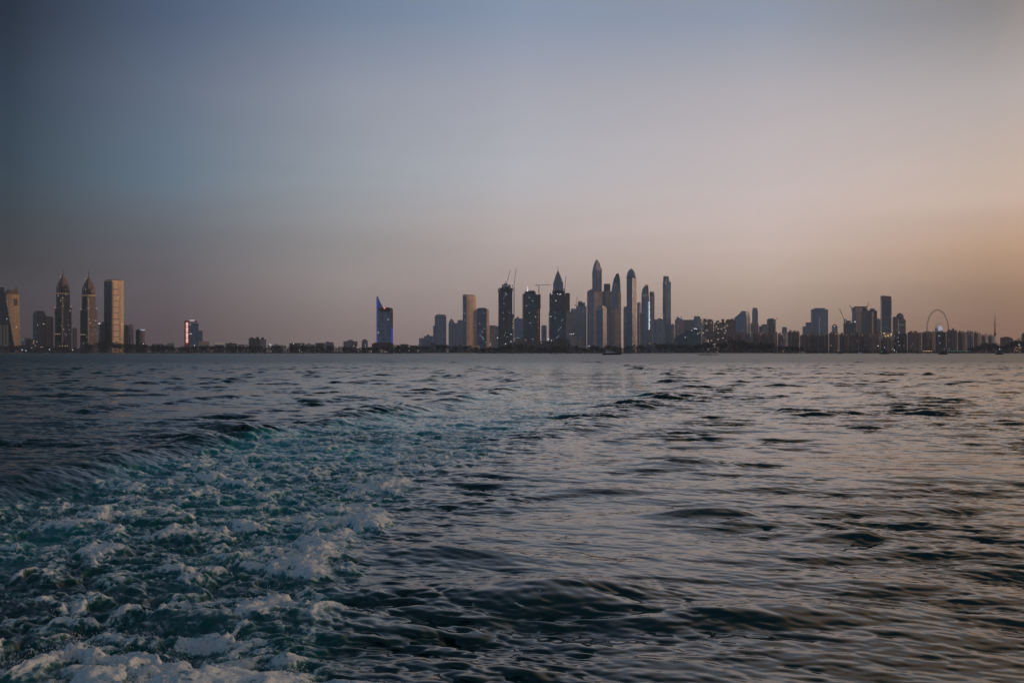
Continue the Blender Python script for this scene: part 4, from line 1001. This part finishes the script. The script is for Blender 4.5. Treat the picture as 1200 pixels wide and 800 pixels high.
for i, (x0, x1, yt, mt, lab) in enumerate(row):
    D = 3500 + (i * 37 % 5) * 18 + (i > 20) * -60
    b = Bld('apartment_block', lab, D, (x0 + x1) / 2, 'building', 'brown beachfront apartment row')
    r2 = random.Random(100 + i); W = x1 - x0
    b.box('wall', mt, x0, x0 + W * .28, x1, yt, rot=r2.uniform(20, 40))
    for j in range(2 + (W > 11)):
        q = x0 + W * (.22 + .26 * j) + r2.uniform(-.5, .5)
        b.face('balcony_stack', 'brownd' if mt != 'brownd' else 'brown', q, q + r2.uniform(.9, 1.5), yt + r2.uniform(.6, 2), 411, 3.0)
    fr = b.fr
    for j in range(2 + (i % 2)):
        q = x0 + W * (.15 + .3 * j); wq = W * r2.uniform(.14, .26)
        b.box('roof_house', mt, q, q + wq * .3, q + wq, yt - r2.uniform(.8, 2.0), yt, 10)
    if r2.random() < .55: b.mast('pole', 'steel', x0 + W * r2.uniform(.3, .7), yt, yt - r2.uniform(2.2, 3.6), .6, 16)
    b.fr = fr
    b.lights('win_y', [(x0 + W * r2.random(), r2.uniform(yt + 2, 406)) for j in range(r2.randint(0, 2))], 1.7, 1.7)
    if 903 < x0 < 1040: b.lights('win_y', [(x0 + W * r2.random(), yt + r2.uniform(.3, 1.6)) for j in range(2)], 2.0, 1.7)
    if i in (17, 20): b.lights('win_w', [(x0 + W * .3, yt + 4), (x0 + W * .4, yt + 13)], 3, 3)
b = Bld('wall_annex', 'tall brown slab end-on behind the wheel row, with a boxed roof', 3580, 1118, 'building')
b.box('wall', 'brownd', 1114, 1116, 1119.4, 387); b.box('roof_house', 'brownd', 1115.8, 1116.4, 1118.2, 384.6, 387, 4)

# ---- observation wheel
Dw = 5400; rw = 22.2 / F * Dw; cwx, cwz = wx(1099, Dw), wz(386, Dw)
wh = empty('observation_wheel', (cwx, Dw, GROUND), 'giant thin-rimmed observation wheel with a glowing blue hub', 'ferris wheel')
hz = cwz - GROUND; rotw = Matrix.Rotation(R(36), 3, 'Z')
def wp(a, r, off=0.0): return rotw @ Vector((r * math.cos(a), off, 0)) + Vector((0, 0, hz + r * math.sin(a)))
bm = bmesh.new(); NS = 96
for off in (-2.2, 2.2):
    for i in range(NS): bar(bm, wp(2 * math.pi * i / NS, rw, off), wp(2 * math.pi * (i + 1) / NS, rw, off), .75, 5)
for i in range(NS): bar(bm, wp(2 * math.pi * i / NS, rw, -2.2 if i % 2 else 2.2), wp(2 * math.pi * (i + 1) / NS, rw, 2.2 if i % 2 else -2.2), .6, 3)
from_bm('rim', bm, M['steel'], wh)
bm = bmesh.new()
for i in range(48):
    a = 2 * math.pi * i / 48
    bar(bm, wp(a, 9, -4 if i % 2 else 4), wp(a, rw, 0), .10, 3)
tag(from_bm('spoke', bm, M['steel'], wh), kind='stuff')
capm = None
for i in range(36):
    a = 2 * math.pi * (i + .5) / 36; c = wp(a, rw + 5)
    if capm is None:
        bm = bmesh.new(); bmesh.ops.create_uvsphere(bm, u_segments=8, v_segments=6, radius=2.6); bmesh.ops.scale(bm, vec=(1.7, 1, 1), verts=bm.verts)
        o = from_bm('capsule', bm, M['steel'], wh, True); capm = o.data
    else:
        o = bpy.data.objects.new('capsule', capm); COL.objects.link(o); o.parent = wh
    o.location = c; o.rotation_euler = (0, 0, R(36))
bm = bmesh.new(); pa, pb = wp(0, 0, -12), wp(0, 0, 12); bar(bm, pa, pb, 9, 12); from_bm('hub', bm, M['steelpale'], wh)
def disc(name, r0, r1, mt, off):
    bm = bmesh.new(); n = 40
    A = [wp(2 * math.pi * i / n, r1, off) for i in range(n)]; B = [wp(2 * math.pi * i / n, r1, off - 1.5) for i in range(n)]
    A2 = [wp(2 * math.pi * i / n, r0, off) for i in range(n)]; B2 = [wp(2 * math.pi * i / n, r0, off - 1.5) for i in range(n)]
    loft(bm, [A, B, B2, A2, A], cap=False); return from_bm(name, bm, M[mt], wh)
disc('screen_ring', 5, 17, 'screen', -13); disc('screen_ring', 20, 23, 'screen', -13); disc('inner_ring', 33.5, 34.2, 'steel', -6)
for sx in (-1, 1):
    for sy in (-1, 1):
        bm = bmesh.new(); bar(bm, rotw @ Vector((0, 11 * sy, 0)) + Vector((0, 0, hz)), rotw @ Vector((38 * sx, 34 * sy, 0)), (3.0, 4.2), 8); from_bm('leg', bm, M['steelpale'], wh)

# ---- lattice mast and what stands at the far end
Dm = 2900; xm = wx(1166, Dm)
t = empty('lattice_mast', (xm, Dm, GROUND), 'tall red and white lattice mast behind the dome-shaped grove', 'mast')
def zz(py): return wz(py, Dm) - GROUND
for n, y0, y1, mt, wd in (('lower_section', 413, 394, 'white', 3.4), ('middle_section', 394, 385, 'red', 3.4), ('upper_section', 385, 377, 'red', 2.0)):
    bm = bmesh.new(); seg(bm, (0, 0, max(zz(y0), 0)), (0, 0, zz(y1)), .55, 8, wd); from_bm(n, bm, M[mt], t)
bm = bmesh.new(); box(bm, -2.4, 2.4, -2.4, 2.4, zz(393), zz(390)); from_bm('equipment_box', bm, M['red'], t)
bm = bmesh.new(); bar(bm, (0, 0, zz(377)), (0, 0, zz(368.6)), (.9, .5), 6); from_bm('antenna', bm, M['steel'], t)
b = Bld('low_block', 'low brown block with a cut corner beyond the red mast', 2950, 1180); b.sec('wall', 'brown', [(None, 1172, 1175, 1187.4), (397.4, 1172, 1175, 1187.4), (395.2, 1172.4, 1175, 1184.6)]); b.box('roof_house', 'brownd', 1176, 1177, 1182, 394.4, 395.2, 6)
b = Bld('low_block', 'tall-fronted block cut by the frame edge beyond the grove', 2950, 1202); b.box('wall', 'brownd', 1197, 1199, 1212, 391); b.box('roof_house', 'brownd', 1198.4, 1200, 1206, 390, 391, 6)

# ================================================================== planting along the shore
def foliage(name, col):
    m, k, out = new_mat(name); tc = k.new('ShaderNodeTexCoord')
    n = k.noise(tc.outputs['Object'], .35, 3)
    c = k.mix(n, tuple(v * .6 for v in col) + (1,), tuple(v * 1.4 for v in col) + (1,))
    principled(k, out, Base_Color=c, Roughness=.8); return m
LEAF = foliage('dark_leaves', (.010, .026, .018)); LEAF2 = foliage('olive_leaves', (.04, .045, .025)); PALM = foliage('palm_leaves', (.03, .045, .024))
def leafcloud(bm, c, rx, ry, rz, n, r, size):
    for _ in range(n):
        while True:
            p = Vector((r.uniform(-1, 1), r.uniform(-1, 1), r.uniform(-1, 1)))
            if .25 < p.length < 1: break
        p = Vector((c[0] + p.x * rx, c[1] + p.y * ry, c[2] + p.z * rz))
        u = Vector((r.gauss(0, 1), r.gauss(0, 1), r.gauss(0, .6))).normalized(); v = u.cross(Vector((r.gauss(0, 1), r.gauss(0, 1), r.gauss(0, 1)))).normalized()
        s = size * r.uniform(.6, 1.3)
        bm.faces.new([bm.verts.new(p + u * s), bm.verts.new(p + v * s * .7), bm.verts.new(p - u * s), bm.verts.new(p - v * s * .7)])
def tree_proto(seed, h, spread, mat, kind):
    r = random.Random(seed)
    root = empty('palm_tree' if kind == 'palm' else 'shade_tree', (0, 0, 0))
    bm = bmesh.new()
    if kind == 'palm':
        top = Vector((r.uniform(-.8, .8), 0, h)); bar(bm, (0, 0, -.3), tuple(top), (.38, .24), 6); from_bm('trunk', bm, M['bark'], root)
        bm = bmesh.new()
        for i in range(18):
            a = 2 * math.pi * i / 18 + r.uniform(-.15, .15); L = r.uniform(3.2, 4.4); up = r.uniform(.1, .9); prev = None
            for q in range(5):
                t = q / 4; p = top + Vector((math.cos(a) * L * t, math.sin(a) * L * t, L * (up * t - 1.05 * t * t))); sd = Vector((-math.sin(a), math.cos(a), -.15)) * (.75 * math.sin(math.pi * (.12 + .86 * t)))
                cur = (bm.verts.new(p + sd), bm.verts.new(p - sd))
                if prev: bm.faces.new((prev[0], cur[0], cur[1], prev[1]))
                prev = cur
        from_bm('crown', bm, mat, root)
    else:
        bar(bm, (0, 0, -.3), (0, 0, h * .55), (.5, .3), 6)
        for i in range(5):
            a = 2 * math.pi * i / 5 + r.random(); bar(bm, (0, 0, h * .35), (math.cos(a) * spread * .5, math.sin(a) * spread * .5, h * r.uniform(.55, .8)), (.24, .1), 5)
        from_bm('trunk', bm, M['bark'], root)
        bm = bmesh.new()
        for i in range(11):
            a = r.uniform(0, 6.28); q = spread * r.uniform(.1, .68)
            leafcloud(bm, (math.cos(a) * q, math.sin(a) * q, h * r.uniform(.42, .84)), spread * .42, spread * .42, h * .19, 46, r, .75)
        from_bm('crown', bm, mat, root)
    return root
protos = [tree_proto(1, 14, 7.5, LEAF, 'round'), tree_proto(2, 11, 7.0, LEAF, 'round'), tree_proto(3, 17, 9.0, LEAF, 'round'), tree_proto(4, 12.5, 0, PALM, 'palm'), tree_proto(5, 15, 0, PALM, 'palm')]
used = set()
SPANS = [(-20, 60, 'the dark sail tower'), (60, 112, 'the spired towers'), (112, 160, 'the cream slab'), (160, 250, 'the red-signed hotel'), (250, 330, 'the peaked hall'), (330, 432, 'the long low villas'), (432, 492, 'the blue-lit tower'), (492, 545, 'the hazy stepped blocks'), (545, 584, 'the gold slab'), (584, 645, 'the unfinished towers'), (645, 690, 'the scaffolded spire'), (690, 735, 'the tallest skyscrapers'), (735, 790, 'the sail-shaped tower'), (790, 850, 'the glass pyramid'), (850, 905, 'the wedge-roofed tower'), (905, 950, 'the brown beachfront row'), (950, 1140, 'the wheel and its brown row'), (1140, 1172, 'the red mast'), (1172, 1230, 'the end of the shore')]
def plant(i, px, D, sc=1.0, label=None):
    p = protos[i]
    o = p if i not in used else copy_tree(p)
    used.add(i)
    o.location = (wx(px, D), D, GROUND); o.scale = (sc * rng.uniform(.9, 1.15),) * 2 + (sc,); o.rotation_euler = (0, 0, rng.uniform(0, 6.28))
    sp = next((s_[2] for s_ in SPANS if s_[0] <= px < s_[1]), 'the shore')
    kind = 'palm' if i >= 3 else ('tall', 'small', 'broad')[i % 3] + ' dark'
    kind = {'palm': 'palm tree', 'tall dark': 'round dark tree', 'small dark': 'small dark tree', 'broad dark': 'broad dark tree'}[kind]
    lab = f'{kind} in the shoreline belt below {sp}'
    o['label'] = label or lab; o['category'] = 'tree'; o['group'] = (label or lab).replace('tree in', 'trees in')
# heights of the belt as seen: (px, row of the tree tops)
tops = np.array([(-20, 408), (20, 406), (60, 407), (95, 409), (112, 402.5), (122, 400.5), (140, 403), (150, 405), (175, 405.5), (210, 408), (250, 406), (300, 407), (330, 406.5), (370, 405.5), (400, 408), (436, 408), (465, 407), (490, 405), (515, 403), (530, 406), (545, 404.5), (560, 409), (590, 407), (604, 403.5), (640, 408), (655, 406), (672, 403.6), (688, 409), (697, 404), (704, 408), (714, 403.6), (726, 408), (735, 405), (752, 403.8), (775, 402.6), (800, 402.6), (815, 404), (830, 402.6), (848, 402), (856, 398.4), (868, 397), (877, 400.6), (884, 404), (893, 399.8), (902, 402), (912, 405), (925, 405.4), (940, 407), (945, 411)])
def top_at(px): return float(np.interp(px, tops[:, 0], tops[:, 1])) - float(np.interp(px, [440, 500, 840, 860], [2.6, 1.8, 1.6, .8]))
px = -18.0
while px < 944:
    Ds = shore(px) + rng.uniform(70, 130)
    need = (wz(top_at(px), Ds) - GROUND)
    if need > 5:
        i = rng.choice([0, 1, 2, 0, 2]) if rng.random() < .72 else rng.choice([3, 4])
        hs = (14, 11, 17, 13.5, 16)[i]
        plant(i, px + rng.uniform(-1, 1), Ds, max(.55, min(2.5, need / hs * rng.uniform(.86, 1.04))))
    px += rng.uniform(5.0, 8.4)
for q in (1136, 1141, 1146, 1150, 1154, 1158, 1162, 1167, 1171, 1176, 1182, 1188, 1193, 1199, 1205):
    Ds = shore(q) + rng.uniform(60, 120); ty = float(np.interp(q, [1136, 1146, 1158, 1167, 1174, 1185, 1193, 1205], [410, 404.5, 401, 403, 406, 402.6, 399.5, 401]))
    plant(rng.choice([0, 2, 1]), q, Ds, (wz(ty, Ds) - GROUND) / 14)
# hedge and scrub that reads as one mass
r = random.Random(11); bm = bmesh.new()
for q in np.arange(-25, 1230, .8):
    if 948 < q < 1134 and r.random() < .55: continue
    Ds = shore(q) + r.uniform(62, 120); h = max(3.0, (wz(top_at(q) if q < 945 else (408.8 if q < 1134 else 405), Ds) - GROUND) * .72)
    if 948 < q < 1134: h = r.uniform(3, 7)
    for _ in range(16):
        p = Vector((wx(q, Ds) + r.uniform(-2.2, 2.2), Ds + r.uniform(-7, 7), GROUND + h * r.random() ** 1.1)); s_ = r.uniform(.7, 1.6)
        u = Vector((r.gauss(0, 1), r.gauss(0, .6), r.gauss(0, .7))).normalized(); v_ = u.cross(Vector((r.gauss(0, .4), 1, r.gauss(0, .4)))).normalized()
        bm.faces.new([bm.verts.new(p + u * s_), bm.verts.new(p + v_ * s_), bm.verts.new(p - u * s_), bm.verts.new(p - v_ * s_)])
tag(from_bm('shore_scrub', bm, LEAF), 'dark hedge and scrub massed along the whole shoreline', None, kind='stuff')
# rough stone bank along the water
bm = bmesh.new()
for q in np.arange(-30, 1235, .7):
    if 498 < q < 560 or 762 < q < 905: continue
    if r.random() < .12: continue
    Ds = shore(q) + r.uniform(0, 16); s_ = r.uniform(.8, 2.0); x = wx(q, Ds) + r.uniform(-.8, .8)
    loft(bm, [[(x - s_, Ds - s_, -.4), (x + s_, Ds - s_ * .8, -.4), (x + s_ * .9, Ds + s_, -.4), (x - s_ * .8, Ds + s_, -.4)], [(x - s_ * .5, Ds - s_ * .4, s_ * 1.1), (x + s_ * .5, Ds - s_ * .6, s_ * .9), (x + s_ * .4, Ds + s_ * .5, s_ * 1.2), (x - s_ * .5, Ds + s_ * .4, s_)]])
tag(from_bm('rock_bank', bm, plain('dark_rock', (.06, .055, .05), .95)), 'dark boulders piled along the waterline', None, kind='stuff')

# ---- shore lamps
lp = None
for px, py, kind in [(26, 410, 'w'), (30.4, 411, 'w'), (41.5, 405, 'y'), (48, 407, 'y'), (49.6, 406.4, 'y'), (58, 409.6, 'w'), (70, 405.2, 'y'), (73, 405.4, 'y'), (76.4, 405.6, 'y'), (79, 405.2, 'y'), (85, 410, 'w'), (168, 403, 'w'), (228, 405, 'w'), (316, 403.6, 'w'), (418, 407, 'y'), (464, 406, 'y'), (574.6, 403.8, 'w'), (592.4, 403, 'w'), (583, 396, 'w'), (643, 397.6, 'w'), (690.4, 405.6, 'w'), (742, 403.6, 'y'), (761, 402.6, 'y'), (918, 411.6, 'y'), (974, 405, 'y'), (982, 411, 'y'), (1029, 405.4, 'w'), (1046, 409, 'y'), (1048, 410.6, 'w'), (1194.4, 404, 'w')] + [(1082 + i * 1.9, 411.4, 'r') for i in range(6)] + [(1110 + i * 2.4, 411.4, 'g') for i in range(12)]:
    Dl = shore(px) + 48; h = max(wz(py, Dl) - GROUND, 1.2)
    where = next((s_[2] for s_ in SPANS if s_[0] <= px < s_[1]), 'the shore')
    lab = {'w': f'white shore lamp shining below {where}', 'y': f'warm yellow shore lamp below {where}', 'r': 'orange quay lamp in the short glowing row under the wheel', 'g': 'small green-white quay lamp in the dotted row after the wheel'}[kind]
    t = empty('shore_lamp', (wx(px, Dl), Dl, GROUND), lab, 'lamp', lab.replace('lamp', 'lamps', 1))
    bm = bmesh.new(); bar(bm, (0, 0, -.2), (0, 0, h), (.18, .1), 6); from_bm('pole', bm, M['steel'], t)
    bm = bmesh.new(); bmesh.ops.create_icosphere(bm, subdivisions=1, radius={'w': 1.15, 'y': .85, 'r': 1.0, 'g': .65}[kind]); bmesh.ops.translate(bm, vec=(0, 0, h + .5), verts=bm.verts)
    from_bm('lamp_head', bm, M[{'w': 'lampw', 'y': 'lampwarm', 'r': 'lampwarm', 'g': 'greenlamp'}[kind]], t)

# ================================================================== boats
def hull(bm, L, Wd, H, bow=.35, draft=.5):
    rings = []
    for t in (0, .25, .6, .85, 1.0):
        x = -L / 2 + L * t; wd = Wd / 2 * (1 if t < .6 else max(.04, 1 - ((t - .6) / .4) ** 1.6)); zt = H * (1 + bow * t * t)
        rings.append([(x, -wd, zt), (x, -wd * .78, -draft), (x, wd * .78, -draft), (x, wd, zt)])
    loft(bm, rings)
def boat(name, label, px, ybase, L, hullm, spec, face=1, lamps=(), cat='boat'):
    D = CAMZ * F / max(ybase - HY, .9); D = min(D, 2400)
    t = empty(name, (wx(px, D), D, 0), label, cat); t.rotation_euler = (0, 0, 0 if face > 0 else math.pi)
    bm = bmesh.new(); hull(bm, L, L * .27, spec['h']); from_bm('hull', bm, M[hullm], t)
    for n, x0, x1, z0, z1, mt in spec['parts']:
        bm = bmesh.new(); wd = L * .2
        loft(bm, [[(x0, -wd / 2, z0), (x1, -wd / 2, z0), (x1, wd / 2, z0), (x0, wd / 2, z0)], [(x0 + .1 * (x1 - x0), -wd * .42, z1), (x1 - .3 * (x1 - x0), -wd * .42, z1), (x1 - .3 * (x1 - x0), wd * .42, z1), (x0 + .1 * (x1 - x0), wd * .42, z1)]])
        from_bm(n, bm, M[mt], t)
    if 'mast' in spec:
        x, z0, z1 = spec['mast']; bm = bmesh.new(); bar(bm, (x, 0, z0), (x, 0, z1), (.16, .06), 6); bar(bm, (x - 1, 0, z0 + (z1 - z0) * .6), (x + 1, 0, z0 + (z1 - z0) * .6), .07, 4); from_bm('mast', bm, M['steelpale'], t)
    for x, z, mt in lamps:
        bm = bmesh.new(); bmesh.ops.create_icosphere(bm, subdivisions=1, radius=.5); bmesh.ops.translate(bm, vec=(x, -L * .1 - .6, z), verts=bm.verts); from_bm('boat_lamp', bm, M[mt], t)
    return t
boat('motor_yacht', 'dark-hulled motor yacht with a pale raked deck near the tallest skyscrapers', 717, 415.7, 23, 'hull', {'h': 1.9, 'parts': [('cabin', -8, 5.5, 1.9, 3.6, 'steelpale'), ('upper_deck', -6.5, -1, 3.6, 4.8, 'steelpale')], 'mast': (-7.2, 3.6, 6.6)}, -1 if False else 1)
boat('work_boat', 'bulky dark boat with a tall mast and a green light', 1036.5, 414.9, 16, 'hull', {'h': 2.2, 'parts': [('wheelhouse', -5, 2.5, 2.2, 6.2, 'hull'), ('bridge', -3.6, 1, 6.2, 9.4, 'hull')], 'mast': (-1, 9.4, 15)}, 1, [(-5.6, 4.5, 'greenlamp'), (-.6, 11, 'lampw')])
boat('motor_boat', 'small white boat with an upright cabin by the brown row', 940.8, 414.3, 10, 'white', {'h': 1.4, 'parts': [('cabin', -3.6, 1.6, 1.4, 4.4, 'white')], 'mast': (-1.5, 4.4, 7)}, 1, [(2, 5, 'lampwarm')])
boat('motor_boat', 'low white speedboat with a sloping cabin', 1008, 414.3, 12, 'white', {'h': 1.2, 'parts': [('cabin', -4.5, 2.2, 1.2, 3.2, 'canvas')]}, 1)
boat('fishing_boat', 'small dark boat with an upright wheelhouse short of the speedboat', 985, 414.4, 10, 'hull', {'h': 1.3, 'parts': [('wheelhouse', -3, .6, 1.3, 4.6, 'hull')], 'mast': (-1, 4.6, 7)}, -1)
boat('fishing_boat', 'tiny dark boat with a pale cabin beyond the bulky mast boat', 1051, 414.4, 8, 'hull', {'h': 1.2, 'parts': [('wheelhouse', -2.4, .6, 1.2, 3.8, 'steelpale')]}, 1, [(-2, 3.6, 'lampwarm')])
boat('fishing_boat', 'dark round-backed boat in front of the dotted quay lights', 1105.5, 415.4, 12.5, 'hull', {'h': 1.7, 'parts': [('wheelhouse', -4.4, 2.8, 1.7, 5.0, 'hull')], 'mast': (-.6, 5, 8)}, 1, [(.4, 7.4, 'win_y')])
boat('fishing_boat', 'dark boat with a single white lamp below the red mast', 1171.5, 415.5, 10.5, 'hull', {'h': 1.6, 'parts': [('wheelhouse', -3.2, 2, 1.6, 5.0, 'hull')], 'mast': (-.6, 5, 7.4)}, 1, [(-.6, 7.4, 'lampw')])
boat('launch', 'tiny grey launch between the white boat and the dark fishing boat', 957, 414.2, 7, 'steelpale', {'h': 1.0, 'parts': [('cabin', -2, .6, 1.0, 2.8, 'steel')]}, -1)
boat('barge', 'very low flat dark barge off the beach by the glass pyramid', 830.5, 415.9, 24, 'hull', {'h': .55, 'parts': [('deck_box', -9, 6, .55, .95, 'steel')]}, 1)

# ================================================================== evening haze over the whole bay
bm = bmesh.new(); box(bm, -6200, 6200, -60, 7600, -2.7, 480)
m, k, out = new_mat('evening_air')
pv = k.new('ShaderNodeVolumePrincipled'); pv.inputs['Density'].default_value = 5.0e-5; pv.inputs['Color'].default_value = (.72, .84, 1.0, 1); pv.inputs['Anisotropy'].default_value = .0
k.l.new(pv.outputs[0], out.inputs['Volume'])
hz_ = from_bm('haze', bm, m); tag(hz_, kind='stuff'); hz_['label'] = 'thin mauve evening haze over the bay'
